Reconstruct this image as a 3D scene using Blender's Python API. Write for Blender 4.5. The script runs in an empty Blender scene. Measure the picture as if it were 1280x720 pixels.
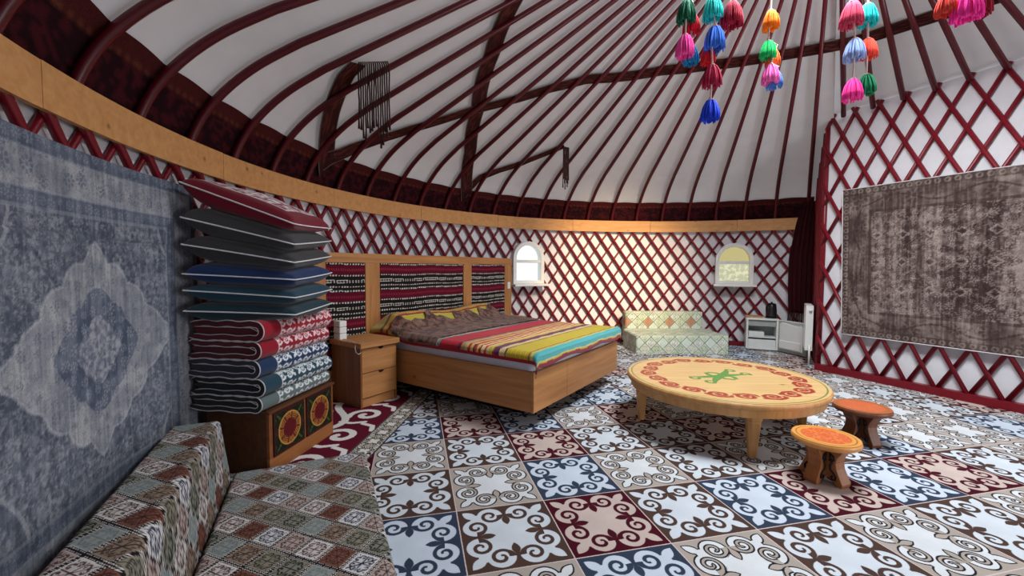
import bpy, bmesh, math, random
import numpy as np
from math import sin, cos, pi, radians, hypot, atan2
from mathutils import Matrix, Vector

random.seed(7)
SC = bpy.context.scene
COL = SC.collection

# ------------------------------------------------------------------ camera
cam = bpy.data.cameras.new('camera')
cam.sensor_width = 36.0
cam.lens = 527.7 / 1280 * 36.0
cam.clip_start = 0.02
cam_o = bpy.data.objects.new('camera', cam)
COL.objects.link(cam_o)
cam_o.matrix_world = (Matrix.Translation((0, 0, 1.3)) @ Matrix.Rotation(pi / 2 - 0.050, 4, 'X')
                      @ Matrix.Rotation(0.005, 4, 'Z'))
SC.camera = cam_o

# ------------------------------------------------------------------ world, lamps, exposure
SC.view_settings.view_transform = 'Standard'
SC.view_settings.look = 'None'
SC.view_settings.gamma = 1.0
SC.view_settings.use_curve_mapping = False
SC.view_settings.exposure = 0.0
SC.cycles.use_denoising = True
SC.cycles.max_bounces = 10
SC.cycles.diffuse_bounces = 6
world = bpy.data.worlds.new('daylight')
SC.world = world
world.use_nodes = True
bg = world.node_tree.nodes['Background']
bg.inputs[0].default_value = (0.90, 0.96, 1.0, 1)
bg.inputs[1].default_value = 1.5


def lamp(name, kind, loc, target, energy, colour, **kw):
    d = bpy.data.lights.new(name, kind)
    d.energy = energy
    d.color = colour
    for k, v in kw.items():
        setattr(d, k, v)
    o = bpy.data.objects.new(name, d)
    COL.objects.link(o)
    o.location = loc
    o.rotation_euler = (Vector(target) - Vector(loc)).to_track_quat('-Z', 'Y').to_euler()
    return o


# daylight falling through the open crown of the roof, and through the doorway out of frame on the right
lamp('crown_daylight', 'AREA', (2.25, 3.0, 4.35), (2.25, 3.05, 0), 335, (0.93, 0.97, 1.0), shape='DISK', size=1.5)
lamp('doorway_daylight', 'AREA', (5.62, 0.17, 1.0), (1.2, 4.6, 0.8), 80, (0.96, 0.98, 1.0), shape='RECTANGLE', size=1.1, size_y=1.7)
# added soft warm spot, standing in for sun glow on the far wall
lamp('added_warm_spot', 'SPOT', (2.75, 2.3, 4.2), (1.75, 7.3, 0.9), 3300, (1.0, 0.74, 0.40), spot_size=radians(34), spot_blend=1.0, shadow_soft_size=0.35)

# ------------------------------------------------------------------ constants of the tent
CX, CY, RW = 2.219, 3.027, 4.265
PROF = [(4.326, 1.98), (4.305, 2.10), (4.195, 2.30), (4.02, 2.475), (3.85, 2.60), (3.6, 2.735), (0.9, 3.93)]
P0 = np.array([3.915, 5.371]); DD = np.array([0.4027, -0.9153]); NN = np.array([-0.9153, -0.4027])  # partition: start, run, inward normal


def pol(az, r):
    a = radians(az)
    return (CX + r * cos(a), CY + r * sin(a))


def zroof(rho):
    xs = [p[0] for p in PROF][::-1]; zs = [p[1] for p in PROF][::-1]
    return float(np.interp(rho, xs, zs))


def lin(c):
    c = np.asarray(c, float) / 255.0
    return np.where(c <= 0.04045, c / 12.92, ((c + 0.055) / 1.055) ** 2.4)


def rgba(c):
    return tuple(float(x) for x in lin(c)) + (1.0,)


# ------------------------------------------------------------------ node maths that also runs on numpy arrays
class NV:
    def __init__(s, t, o): s.t, s.o = t, o
    def m(s, op, *b):
        n = s.t.nodes.new('ShaderNodeMath'); n.operation = op
        for i, v in enumerate((s,) + b):
            if isinstance(v, NV): s.t.links.new(v.o, n.inputs[i])
            else: n.inputs[i].default_value = v
        return NV(s.t, n.outputs[0])
    def __add__(s, b): return s.m('ADD', b)
    __radd__ = __add__
    def __mul__(s, b): return s.m('MULTIPLY', b)
    __rmul__ = __mul__
    def __sub__(s, b): return s.m('SUBTRACT', b)
    def __rsub__(s, b): return s.m('MULTIPLY', -1.0).m('ADD', b)
    def __neg__(s): return s.m('MULTIPLY', -1.0)
    def __truediv__(s, b): return s.m('DIVIDE', b)


def _d(op, f):
    def g(a, b):
        if isinstance(a, NV): return a.m(op, b)
        if isinstance(b, NV): return b.m(op, a)
        return f(a, b)
    return g


mn = _d('MINIMUM', np.minimum); mx = _d('MAXIMUM', np.maximum)
def ab(a): return a.m('ABSOLUTE') if isinstance(a, NV) else np.abs(a)
def sq(a): return a.m('SQRT') if isinstance(a, NV) else np.sqrt(a)
def fl(a): return a.m('FLOOR') if isinstance(a, NV) else np.floor(a)
def at2(a, b): return a.m('ARCTAN2', b) if isinstance(a, NV) else np.arctan2(a, b)


def motif(x, y):
    """ram's-horn scroll ornament of one square, x and y from -1 to 1; above zero = ornament"""
    a = ab(x); b = ab(y)
    A = mx(a, b); B = mn(a, b)
    dx = A - .655; dy = B - .315
    rho = sq(dx * dx + dy * dy)
    disc = .275 - rho
    u = (-1.5 - at2(dy, dx)) / 6.2832
    u = u - fl(u)
    r0 = .222 - .145 * u
    r1 = r0 - .145
    g0 = .04 + mx(.14 - u, 0.0) * .3 - ab(rho - r0)
    g1 = mn(.03 - ab(rho - r1), (.30 - u) * .3)
    gap = mx(g0, g1)
    body = .50 - A - B * .12
    neck = mn(.16 - ab(A - B) * .707, .74 - A)
    t = ((A + B) * .7071 - 1.05) / .2
    leaf = .105 * (1.0 - t * t) - ab(A - B) * .7071
    bx = (A - .47) / .17
    bud = .085 * (1.0 - bx * bx) - B
    F = mx(mx(mn(disc, -gap), mn(body, rho - .25)), mx(mn(neck, -gap), mn(leaf, .2)))
    return mn(F, -bud)


# ------------------------------------------------------------------ numpy painting helpers
def hsh(i, j, k=0):
    v = np.sin(np.asarray(i, float) * 127.1 + np.asarray(j, float) * 311.7 + k * 74.7) * 43758.5453
    return v - np.floor(v)


def vn(x, y, k=0):
    i = np.floor(x); j = np.floor(y); u = x - i; v = y - j
    u = u * u * (3 - 2 * u); v = v * v * (3 - 2 * v)
    return ((hsh(i, j, k) * (1 - u) + hsh(i + 1, j, k) * u) * (1 - v)
            + (hsh(i, j + 1, k) * (1 - u) + hsh(i + 1, j + 1, k) * u) * v)


def fbm(x, y, k=0, n=4):
    s = 0; a = .5
    for q in range(n):
        s = s + a * vn(x * 2 ** q, y * 2 ** q, k + q); a *= .5
    return s / (1 - .5 ** n)


def spots(x, y, cell, k=0, jit=.5):
    i = np.floor(x / cell); j = np.floor(y / cell)
    cx = (i + .5 + jit * (hsh(i, j, k) - .5)) * cell; cy = (j + .5 + jit * (hsh(i, j, k + 9) - .5)) * cell
    return np.hypot(x - cx, y - cy) / cell, np.arctan2(y - cy, x - cx), hsh(i, j, k + 17)


def flower(x, y, cell, k=0, size=.34):
    """small rosette: a heart and a crown of petals"""
    d, a, h = spots(x, y, cell, k, .45)
    z = size * (.65 + .55 * h)
    petals = (np.abs(d - z * .72) < z * .26) & (np.cos(a * 8 + h * 9) > -.25)
    return petals | (d < z * .28)


def mixc(c0, c1, m):
    m = np.asarray(m, float)
    if m.ndim == 2: m = m[..., None]
    return np.asarray(c0, float) * (1 - m) + np.asarray(c1, float) * m


def sdist(X, Y, poly):
    d = np.full(X.shape, 9.0)
    for (x0, y0), (x1, y1) in zip(poly[:-1], poly[1:]):
        vx, vy = x1 - x0, y1 - y0
        t = np.clip(((X - x0) * vx + (Y - y0) * vy) / (vx * vx + vy * vy + 1e-12), 0, 1)
        d = np.minimum(d, np.hypot(X - x0 - t * vx, Y - y0 - t * vy))
    return d


def spiral(cx, cy, r0, r1, a0, a1, n=26):
    return [(cx + (r0 + (r1 - r0) * i / n) * cos(a0 + (a1 - a0) * i / n), cy + (r0 + (r1 - r0) * i / n) * sin(a0 + (a1 - a0) * i / n)) for i in range(n + 1)]


# ------------------------------------------------------------------ materials
MAT = {}


def base_mat(name, rough=.7, spec=.25):
    m = bpy.data.materials.new(name); m.use_nodes = True
    b = m.node_tree.nodes['Principled BSDF']
    b.inputs['Roughness'].default_value = rough
    b.inputs['Specular IOR Level'].default_value = spec
    return m, m.node_tree, b


def nd(t, kind, **kw):
    n = t.nodes.new(kind)
    for k, v in kw.items():
        if k in n.inputs.keys(): n.inputs[k].default_value = v
        else: setattr(n, k, v)
    return n


def mixn(t, mode, fac, a, b):
    n = t.nodes.new('ShaderNodeMix'); n.data_type = 'RGBA'; n.blend_type = mode
    for i, v in ((0, fac), (6, a), (7, b)):
        if hasattr(v, 'is_output'): t.links.new(v, n.inputs[i])
        else: n.inputs[i].default_value = v
    return n.outputs[2]


def add_bump(t, b, h, strength, dist=.01):
    n = nd(t, 'ShaderNodeBump', Strength=strength, Distance=dist)
    t.links.new(h, n.inputs['Height']); t.links.new(n.outputs[0], b.inputs['Normal'])


def plain(name, c, rough=.6, var=.12, scale=30, bump=.0, spec=.25, metal=0, sheen=0):
    m, t, b = base_mat(name, rough, spec)
    tc = nd(t, 'ShaderNodeTexCoord'); nz = nd(t, 'ShaderNodeTexNoise', Scale=scale, Detail=4.0)
    t.links.new(tc.outputs['Object'], nz.inputs['Vector'])
    mr = nd(t, 'ShaderNodeMapRange'); t.links.new(nz.outputs[0], mr.inputs[0])
    mr.inputs[1].default_value = .25; mr.inputs[2].default_value = .75
    mr.inputs[3].default_value = 1 - var; mr.inputs[4].default_value = 1 + var
    t.links.new(mixn(t, 'MULTIPLY', 1.0, rgba(c), mr.outputs[0]), b.inputs['Base Color'])
    b.inputs['Metallic'].default_value = metal
    if sheen: b.inputs['Sheen Weight'].default_value = sheen
    if bump: add_bump(t, b, nz.outputs[0], bump)
    MAT[name] = m
    return m


def wood(name, c0, c1, axis='X', scale=1.0, rough=.45, knots=True, attr=False):
    m, t, b = base_mat(name, rough, .35)
    tc = nd(t, 'ShaderNodeTexCoord')
    mp = nd(t, 'ShaderNodeMapping')
    s = {'X': (.9, 14, 14), 'Y': (14, .9, 14), 'Z': (14, 14, .9)}[axis]
    mp.inputs['Scale'].default_value = tuple(v * scale for v in s)
    t.links.new(tc.outputs['Object'], mp.inputs[0])
    nz = nd(t, 'ShaderNodeTexNoise', Scale=1.6, Detail=6.0, Distortion=.6)
    t.links.new(mp.outputs[0], nz.inputs['Vector'])
    r = nd(t, 'ShaderNodeValToRGB'); e = r.color_ramp.elements
    e[0].position = .3; e[0].color = rgba(c0); e[1].position = .68; e[1].color = rgba(c1)
    t.links.new(nz.outputs[0], r.inputs[0])
    col = r.outputs[0]
    if knots:
        vo = nd(t, 'ShaderNodeTexVoronoi', Scale=5.0 * scale)
        mp2 = nd(t, 'ShaderNodeMapping')
        mp2.inputs['Scale'].default_value = {'X': (.6, 1, 1), 'Y': (1, .6, 1), 'Z': (1, 1, .6)}[axis]
        t.links.new(tc.outputs['Object'], mp2.inputs[0]); t.links.new(mp2.outputs[0], vo.inputs['Vector'])
        mr = nd(t, 'ShaderNodeMapRange'); mr.inputs[1].default_value = .03; mr.inputs[2].default_value = .1
        mr.inputs[3].default_value = .75; mr.inputs[4].default_value = 0
        t.links.new(vo.outputs['Distance'], mr.inputs[0])
        col = mixn(t, 'MIX', mr.outputs[0], col, rgba(np.array(c0) * .55))
    if attr:
        at = nd(t, 'ShaderNodeAttribute', attribute_name='Col')
        col = mixn(t, 'MIX', at.outputs['Alpha'], col, at.outputs['Color'])
    t.links.new(col, b.inputs['Base Color'])
    add_bump(t, b, nz.outputs[0], .08, .004)
    MAT[name] = m
    return m


def painted(name, rough=.9, grain=.25, scale=220, bump=.25, spec=.15, stretch=(1, 1, 1), sheen=0):
    m, t, b = base_mat(name, rough, spec)
    at = nd(t, 'ShaderNodeAttribute', attribute_name='Col')
    tc = nd(t, 'ShaderNodeTexCoord'); mp = nd(t, 'ShaderNodeMapping'); mp.inputs['Scale'].default_value = stretch
    nz = nd(t, 'ShaderNodeTexNoise', Scale=scale, Detail=3.0)
    t.links.new(tc.outputs['Object'], mp.inputs[0]); t.links.new(mp.outputs[0], nz.inputs['Vector'])
    mr = nd(t, 'ShaderNodeMapRange'); t.links.new(nz.outputs[0], mr.inputs[0])
    mr.inputs[1].default_value = .3; mr.inputs[2].default_value = .7
    mr.inputs[3].default_value = 1 - grain; mr.inputs[4].default_value = 1 + grain
    t.links.new(mixn(t, 'MULTIPLY', 1.0, at.outputs['Color'], mr.outputs[0]), b.inputs['Base Color'])
    if sheen: b.inputs['Sheen Weight'].default_value = sheen
    add_bump(t, b, nz.outputs[0], bump, .004)
    MAT[name] = m
    return m


def tile_mat(name, ground, figure, outline=None):
    m, t, b = base_mat(name, .95, .1)
    uv = nd(t, 'ShaderNodeUVMap', uv_map='UVMap'); sp = nd(t, 'ShaderNodeSeparateXYZ')
    # a slight wobble of the woven edge
    nz = nd(t, 'ShaderNodeTexNoise', Scale=90.0, Detail=1.0); t.links.new(uv.outputs[0], nz.inputs['Vector'])
    wob = nd(t, 'ShaderNodeVectorMath', operation='SUBTRACT'); t.links.new(nz.outputs['Color'], wob.inputs[0]); wob.inputs[1].default_value = (.5, .5, .5)
    ws = nd(t, 'ShaderNodeVectorMath', operation='SCALE'); t.links.new(wob.outputs[0], ws.inputs[0]); ws.inputs['Scale'].default_value = .008
    ad = nd(t, 'ShaderNodeVectorMath', operation='ADD'); t.links.new(uv.outputs[0], ad.inputs[0]); t.links.new(ws.outputs[0], ad.inputs[1])
    t.links.new(ad.outputs[0], sp.inputs[0])
    X = NV(t, sp.outputs[0]); Y = NV(t, sp.outputs[1])
    X = (X - X.m('FLOOR')) * 2.0 - 1.0; Y = (Y - Y.m('FLOOR')) * 2.0 - 1.0
    F = motif(X, Y)
    msk = mn(mx(F * 60.0 + .5, 0.0), 1.0)
    big = nd(t, 'ShaderNodeTexNoise', Scale=3.0, Detail=5.0); t.links.new(uv.outputs[0], big.inputs['Vector'])
    col = mixn(t, 'MIX', msk.o, rgba(ground), rgba(figure))
    if outline:
        ln = mn(mx((.017 - ab(F)) * 90.0 + .5, 0.0), 1.0)
        col = mixn(t, 'MIX', ln.o, col, rgba(outline))
    seam = mn(mx((mx(ab(X), ab(Y)) - .985) * 200.0, 0.0), 1.0)
    col = mixn(t, 'MIX', seam.o, col, rgba((190, 175, 172)))
    tuft = nd(t, 'ShaderNodeTexNoise', Scale=160.0, Detail=2.0); t.links.new(uv.outputs[0], tuft.inputs['Vector'])
    k = (NV(t, big.outputs[0]) * .35 + NV(t, tuft.outputs[0]) * .5 + .57)
    t.links.new(mixn(t, 'MULTIPLY', 1.0, col, k.o), b.inputs['Base Color'])
    add_bump(t, b, tuft.outputs[0], .35, .004)
    return m


PINE = (186, 133, 82); PINE2 = (160, 107, 62)
wood('pine_x', PINE2, PINE, 'X'); wood('pine_y', PINE2, PINE, 'Y'); wood('pine_z', PINE2, PINE, 'Z')
wood('band_pine', (196, 138, 84), (212, 158, 100), 'X', knots=True)
wood('pale_pine', (196, 158, 104), (212, 178, 124), 'X', attr=True, rough=.35)
wood('pale_pine_z', (176, 126, 72), (200, 152, 96), 'Z', rough=.4)
wood('stool_wood', (205, 140, 72), (222, 164, 92), 'X', attr=True, rough=.35, knots=False)
wood('stool_rim_wood', (196, 130, 66), (214, 152, 84), 'X', rough=.35, knots=False)
wood('stool_leg_wood', (140, 84, 44), (160, 102, 56), 'Z', knots=False)
wood('dark_wood', (74, 44, 26), (96, 58, 32), 'X', rough=.5)
wood('chest_wood_x', (138, 84, 44), (160, 102, 56), 'X', rough=.5)
wood('chest_wood', (110, 64, 34), (140, 84, 44), 'Y', rough=.5)
wood('dark_stool_wood', (96, 54, 34), (120, 72, 46), 'Z', knots=False)
plain('cloth', (222, 221, 226), .9, .04, 8, .1)
plain('roof_felt', (205, 200, 202), .95, .05, 5, .15)
_t = MAT['roof_felt'].node_tree     # the sky glows faintly through the white felt
_tr = nd(_t, 'ShaderNodeBsdfTranslucent'); _tr.inputs[0].default_value = (0.80, 0.76, 0.76, 1)
_mx = nd(_t, 'ShaderNodeMixShader', Fac=.075)
_t.links.new(_t.nodes['Principled BSDF'].outputs[0], _mx.inputs[1]); _t.links.new(_tr.outputs[0], _mx.inputs[2])
_t.links.new(_mx.outputs[0], _t.nodes['Material Output'].inputs[0])
plain('red_paint', (114, 11, 28), .38, .1, 20, spec=.4)
plain('pole_paint', (82, 10, 22), .35, .1, 20, spec=.4)
plain('white_plastic', (232, 232, 228), .35, .02, 10, spec=.4)
plain('white_enamel', (228, 230, 226), .3, .02, 10, spec=.5)
plain('fridge_inside', (222, 226, 224), .4, .03, 10)
plain('grey_plastic', (164, 170, 168), .4, .04, 10)
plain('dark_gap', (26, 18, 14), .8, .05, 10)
plain('steel', (70, 68, 70), .25, .05, 30, metal=.8, spec=.5)
plain('black_plastic', (24, 22, 24), .35, .05, 30)
plain('sheet', (214, 214, 226), .9, .04, 20, .2)
plain('floor_board', (120, 100, 84), .8, .1, 6)
plain('velvet', (52, 12, 18), .95, .25, 60, .4)
plain('strap_edge', (52, 40, 36), .9, .2, 80)
plain('fringe', (58, 34, 30), .95, .3, 60)
plain('piping', (206, 204, 206), .8, .05, 50)
plain('cord', (214, 196, 186), .9, .08, 60)
plain('earth', (150, 140, 120), .9, .1, 3)
painted('rug_paint', .95, .22, 260, .3)
painted('weave', .92, .22, 420, .4)
painted('soft_weave', .9, .18, 300, .25, sheen=.2)
painted('print', .6, .12, 60, .1)
painted('textile', .95, .3, 160, .4)


def fabric(c, name):
    if name not in MAT: plain(name, c, .88, .16, 120, .25, sheen=.25)
    return MAT[name]


# ------------------------------------------------------------------ object helpers
def link_mesh(name, me, mat, parent=None):
    o = bpy.data.objects.new(name, me)
    COL.objects.link(o)
    if isinstance(mat, str): mat = MAT[mat]
    if mat is not None and len(me.materials) == 0: me.materials.append(mat)
    if parent is not None: o.parent = parent
    return o


def smooth_all(me, on=True):
    me.polygons.foreach_set('use_smooth', [on] * len(me.polygons))


class MB:
    def __init__(s): s.v = []; s.f = []
    def add(s, vs, fs):
        n = len(s.v); s.v += [tuple(map(float, p)) for p in vs]; s.f += [tuple(i + n for i in q) for q in fs]; return s
    def box(s, x0, x1, y0, y1, z0, z1):
        return s.add([(x0, y0, z0), (x1, y0, z0), (x1, y1, z0), (x0, y1, z0), (x0, y0, z1), (x1, y0, z1), (x1, y1, z1), (x0, y1, z1)],
                     [(3, 2, 1, 0), (4, 5, 6, 7), (0, 1, 5, 4), (1, 2, 6, 5), (2, 3, 7, 6), (3, 0, 4, 7)])
    def hexa(s, p):   # eight corners in the order of box()
        return s.add(p, [(3, 2, 1, 0), (4, 5, 6, 7), (0, 1, 5, 4), (1, 2, 6, 5), (2, 3, 7, 6), (3, 0, 4, 7)])
    def tube(s, pts, r, n=8, cap=True, sx=1.0, up=None):
        pts = [Vector(p) for p in pts]; m = len(pts); rs = r if hasattr(r, '__len__') else [r] * m
        prev = None; vs = []
        for i, p in enumerate(pts):
            t = (pts[min(i + 1, m - 1)] - pts[max(i - 1, 0)]).normalized()
            if prev is None:
                a = Vector(up) if up else (Vector((0, 0, 1)) if abs(t.z) < .9 else Vector((1, 0, 0)))
                u = t.cross(a).normalized()
            else:
                u = (prev - t * prev.dot(t)).normalized()
            w = t.cross(u); prev = u
            for k in range(n):
                a = 2 * pi * k / n
                vs.append(p + u * (cos(a) * rs[i] * sx) + w * (sin(a) * rs[i]))
        fs = []
        for i in range(m - 1):
            for k in range(n):
                fs.append((i * n + k, i * n + (k + 1) % n, (i + 1) * n + (k + 1) % n, (i + 1) * n + k))
        if cap: fs += [tuple(range(n))[::-1], tuple((m - 1) * n + k for k in range(n))]
        return s.add(vs, fs)
    def lathe(s, prof, n=24, c=(0, 0, 0)):
        vs = []; fs = []
        for r, z in prof:
            for k in range(n):
                a = 2 * pi * k / n; vs.append((c[0] + r * cos(a), c[1] + r * sin(a), c[2] + z))
        for i in range(len(prof) - 1):
            for k in range(n):
                fs.append((i * n + k, i * n + (k + 1) % n, (i + 1) * n + (k + 1) % n, (i + 1) * n + k))
        fs += [tuple(range(n))[::-1], tuple((len(prof) - 1) * n + k for k in range(n))]
        return s.add(vs, fs)
    def prism(s, poly, ax, t0, t1):
        """polygon in the plane across axis ax (0 x: poly=(y,z); 1 y: poly=(x,z); 2 z: poly=(x,y)), thick from t0 to t1"""
        def P(a, b, t): return (t, a, b) if ax == 0 else ((a, t, b) if ax == 1 else (a, b, t))
        n = len(poly)
        vs = [P(a, b, t0) for a, b in poly] + [P(a, b, t1) for a, b in poly]
        fs = [tuple(range(n))[::-1], tuple(range(n, 2 * n))] + [(i, (i + 1) % n, n + (i + 1) % n, n + i) for i in range(n)]
        return s.add(vs, fs)
    def build(s, name, mat, parent=None, smooth=False, bevel=0):
        me = bpy.data.meshes.new(name); me.from_pydata(s.v, [], s.f)
        bm = bmesh.new(); bm.from_mesh(me); bmesh.ops.recalc_face_normals(bm, faces=bm.faces); bm.to_mesh(me); bm.free()
        if smooth: smooth_all(me)
        o = link_mesh(name, me, mat, parent)
        if bevel:
            b = o.modifiers.new('edge', 'BEVEL'); b.width = bevel; b.segments = 2; b.limit_method = 'ANGLE'
        return o


def tag(o, label, cat, group=None):
    o['label'] = label; o['category'] = cat
    if group: o['group'] = group
    return o


def struct(o):
    o['kind'] = 'structure'; return o


def thing(name, label, cat, loc=(0, 0, 0), rz=0.0, group=None):
    o = bpy.data.objects.new(name, None); COL.objects.link(o)
    o.empty_display_size = .1
    o.location = loc; o.rotation_euler = (0, 0, rz)
    return tag(o, label, cat, group)


def grid(name, P, col, mat, parent=None, thick=0.0, smooth=True, alpha=None, wrap_u=False):
    """P: (nu, nv, 3) points, col: (nu, nv, 3) sRGB 0-255 painted on them"""
    P = np.asarray(P, float); nu, nv = P.shape[:2]
    me = bpy.data.meshes.new(name)
    idx = np.arange(nu * nv).reshape(nu, nv)
    if wrap_u: idx = np.vstack([idx, idx[:1]])
    q = np.stack([idx[:-1, :-1], idx[1:, :-1], idx[1:, 1:], idx[:-1, 1:]], -1).reshape(-1, 4)
    me.vertices.add(nu * nv); me.vertices.foreach_set('co', P.reshape(-1))
    me.loops.add(q.size); me.loops.foreach_set('vertex_index', q.reshape(-1).astype(np.int32))
    me.polygons.add(len(q)); me.polygons.foreach_set('loop_start', (np.arange(len(q)) * 4).astype(np.int32))
    me.update(calc_edges=True)
    if smooth: smooth_all(me)
    if col is not None:
        c = np.ones((nu * nv, 4), np.float32)
        c[:, :3] = lin(np.broadcast_to(col, P.shape)).reshape(-1, 3)
        if alpha is not None: c[:, 3] = np.asarray(alpha, float).reshape(-1)
        a = me.color_attributes.new('Col', 'FLOAT_COLOR', 'POINT'); a.data.foreach_set('color', c.reshape(-1))
    o = link_mesh(name, me, mat, parent)
    if thick:
        s = o.modifiers.new('thick', 'SOLIDIFY'); s.thickness = abs(thick); s.offset = -1 if thick > 0 else 1
    return o


def copy_tree(o, parent=None):
    c = o.copy(); COL.objects.link(c)
    if parent is not None: c.parent = parent
    for ch in list(o.children): copy_tree(ch, c)
    return c


def UVg(u0, u1, du, v0, v1, dv):
    nu = max(2, int(round((u1 - u0) / du)) + 1); nv = max(2, int(round((v1 - v0) / dv)) + 1)
    return np.meshgrid(np.linspace(u0, u1, nu), np.linspace(v0, v1, nv), indexing='ij')


def clip_poly(poly, nx, ny, d):
    """keep nx*x+ny*y<=d"""
    out = []
    for i in range(len(poly)):
        a = poly[i]; b = poly[(i + 1) % len(poly)]
        fa = nx * a[0] + ny * a[1] - d; fb = nx * b[0] + ny * b[1] - d
        if fa <= 0: out.append(a)
        if fa * fb < 0:
            t = fa / (fa - fb); out.append((a[0] + (b[0] - a[0]) * t, a[1] + (b[1] - a[1]) * t))
    return out


# ================================================================== THE SETTING
me = MB().lathe([(4.5, -.12), (4.5, -.012), (0.01, -.012)], 96, (CX, CY, 0))
struct(me.build('floor', 'floor_board'))

# windows: centre azimuth, sill height
WIN = [(117.4, 1.03), (69.8, 1.03)]
WHALF, WRECT, WARC = .255, .40, .25       # half width, straight height, arch rise


def warch(daz, r=4.345):
    x = abs(radians(daz)) * r
    return WRECT + WARC * math.sqrt(max(0, 1 - (x / WHALF) ** 2)) if x < WHALF else None


# ---- curved white cloth wall with two arched openings and the doorway
AZ0, AZ1 = 54.4, 352.0
azs = list(np.arange(AZ0, AZ1 + .01, 1.4625))
hw = math.degrees(WHALF / 4.345)
cuts = []
for c, s in WIN: cuts += [c + hw * math.sin(q) for q in np.linspace(-pi / 2, pi / 2, 15)]
DOOR = (312.0, 328.0)
azs = [a for a in azs if not any(abs(a - c) < hw + .5 for c, s in WIN) and not (DOOR[0] - 1 < a < DOOR[1] + 1)] + cuts + list(DOOR)
azs = sorted(set(round(a, 4) for a in azs))
mb = MB()


def wall_quad(a0, a1, za0, za1, zb0, zb1, r=4.345):
    p = pol(a0, r); q = pol(a1, r)
    mb.add([(p[0], p[1], za0), (q[0], q[1], za1), (q[0], q[1], zb1), (p[0], p[1], zb0)], [(0, 1, 2, 3)])


for a0, a1 in zip(azs[:-1], azs[1:]):
    mid = (a0 + a1) / 2
    w = [(c, s) for c, s in WIN if abs(mid - c) < hw]
    if DOOR[0] < mid < DOOR[1]:
        wall_quad(a0, a1, 1.85, 1.85, 2.1, 2.1)
    elif w:
        c, s = w[0]
        t0 = s + (warch(a0 - c) or WRECT); t1 = s + (warch(a1 - c) or WRECT)
        wall_quad(a0, a1, 0, 0, s, s); wall_quad(a0, a1, t0, t1, 2.1, 2.1)
    else:
        wall_quad(a0, a1, 0, 0, 2.1, 2.1)
wall_back = struct(mb.build('wall_back', 'cloth', smooth=True))

# ---- lattice of crossing laths on the curved wall, each lath a part of the wall
LW, LH = 2.93, .31     # degrees and metres between crossings
LR = .02


def lath_pts(az, sgn, z0, z1, r, n=13):
    return [(*pol(az + sgn * (1.9 - z) / LH * LW * 1.0, r), z) for z in np.linspace(z0, z1, n)]


lath_mesh = {}
for sgn, r in ((1, 4.326), (-1, 4.300)):
    o = MB().tube([(p[0] - CX, p[1] - CY, p[2]) for p in lath_pts(0, sgn, .05, 2.06, r)], .021 if sgn < 0 else .0165, 8).build('lath', 'red_paint', wall_back, smooth=True)
    lath_mesh[sgn] = o.data
    bpy.data.objects.remove(o)


def in_window(az, z, grow=.035):
    for c, s in WIN:
        x = abs(radians(az - c)) * 4.3
        if x > WHALF + grow or z < s - .05: continue
        if z < s + WRECT: return True
        if ((x / (WHALF + grow)) ** 2 + ((z - s - WRECT) / (WARC + grow)) ** 2) < 1: return True
    return False


for k in range(-13, 46):
    az = 91.78 + LW * k
    for sgn, r in ((1, 4.326), (-1, 4.300)):
        zz = np.linspace(.05, 2.06, 120)
        aa = az + sgn * (1.9 - zz) / LH * LW
        bad = [in_window(a, z) or a < 56.5 or a > 232 for a, z in zip(aa, zz)]
        if all(bad): continue
        if not any(bad):
            o = bpy.data.objects.new('lath', lath_mesh[sgn]); COL.objects.link(o)
            o.parent = wall_back; o.location = (CX, CY, 0); o.rotation_euler = (0, 0, radians(az))
            continue
        run = []
        for i in range(len(zz) + 1):
            if i < len(zz) and not bad[i]: run.append(i)
            else:
                if len(run) > 5:
                    MB().tube(lath_pts(az, sgn, zz[run[0]], zz[run[-1]], r, max(3, len(run) // 9)), .021 if sgn < 0 else .0165, 8).build('lath', 'red_paint', wall_back, smooth=True)
                run = []

# red rail along the foot of the curved wall
mb = MB(); A = np.arange(56.5, 215, 1.5)
for a0, a1 in zip(A[:-1], A[1:]):
    ps = [(*pol(a, r), z) for z in (0, .075) for a, r in ((a0, 4.335), (a0, 4.275), (a1, 4.275), (a1, 4.335))]
    mb.add(ps, [(4, 5, 6, 7), (1, 2, 6, 5), (0, 3, 2, 1), (3, 0, 4, 7)])
struct(mb.build('baseboard_back', 'red_paint'))

# ---- wooden ring above the lattice, plank by plank
trim = struct(bpy.data.objects.new('trim_1', None)); COL.objects.link(trim); trim.location = (CX, CY, 0)
joints = [57.6, 69.5, 88.0, 106.4, 124.9, 143.2, 161.6, 180.0, 198.5, 217.0, 235.0]
for j, (a0, a1) in enumerate(zip(joints[:-1], joints[1:])):
    mb = MB(); n = max(4, int((a1 - a0) / 1.3)); dz = random.uniform(-.003, .003)
    A = np.linspace(a0 + .03, a1 - .03, n + 1)
    vs = []
    for a in A:
        for r, z in ((4.265, 1.908 + dz), (4.265, 2.093 + dz), (4.292, 2.093 + dz), (4.292, 1.908 + dz)):
            vs.append((r * cos(radians(a)), r * sin(radians(a)), z))
    fs = [(4 * i + k, 4 * i + (k + 1) % 4, 4 * i + 4 + (k + 1) % 4, 4 * i + 4 + k) for i in range(n) for k in range(4)]
    fs += [(0, 1, 2, 3), (4 * n + 3, 4 * n + 2, 4 * n + 1, 4 * n)]
    mb.add(vs, fs).build('plank', 'band_pine', trim)

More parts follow.
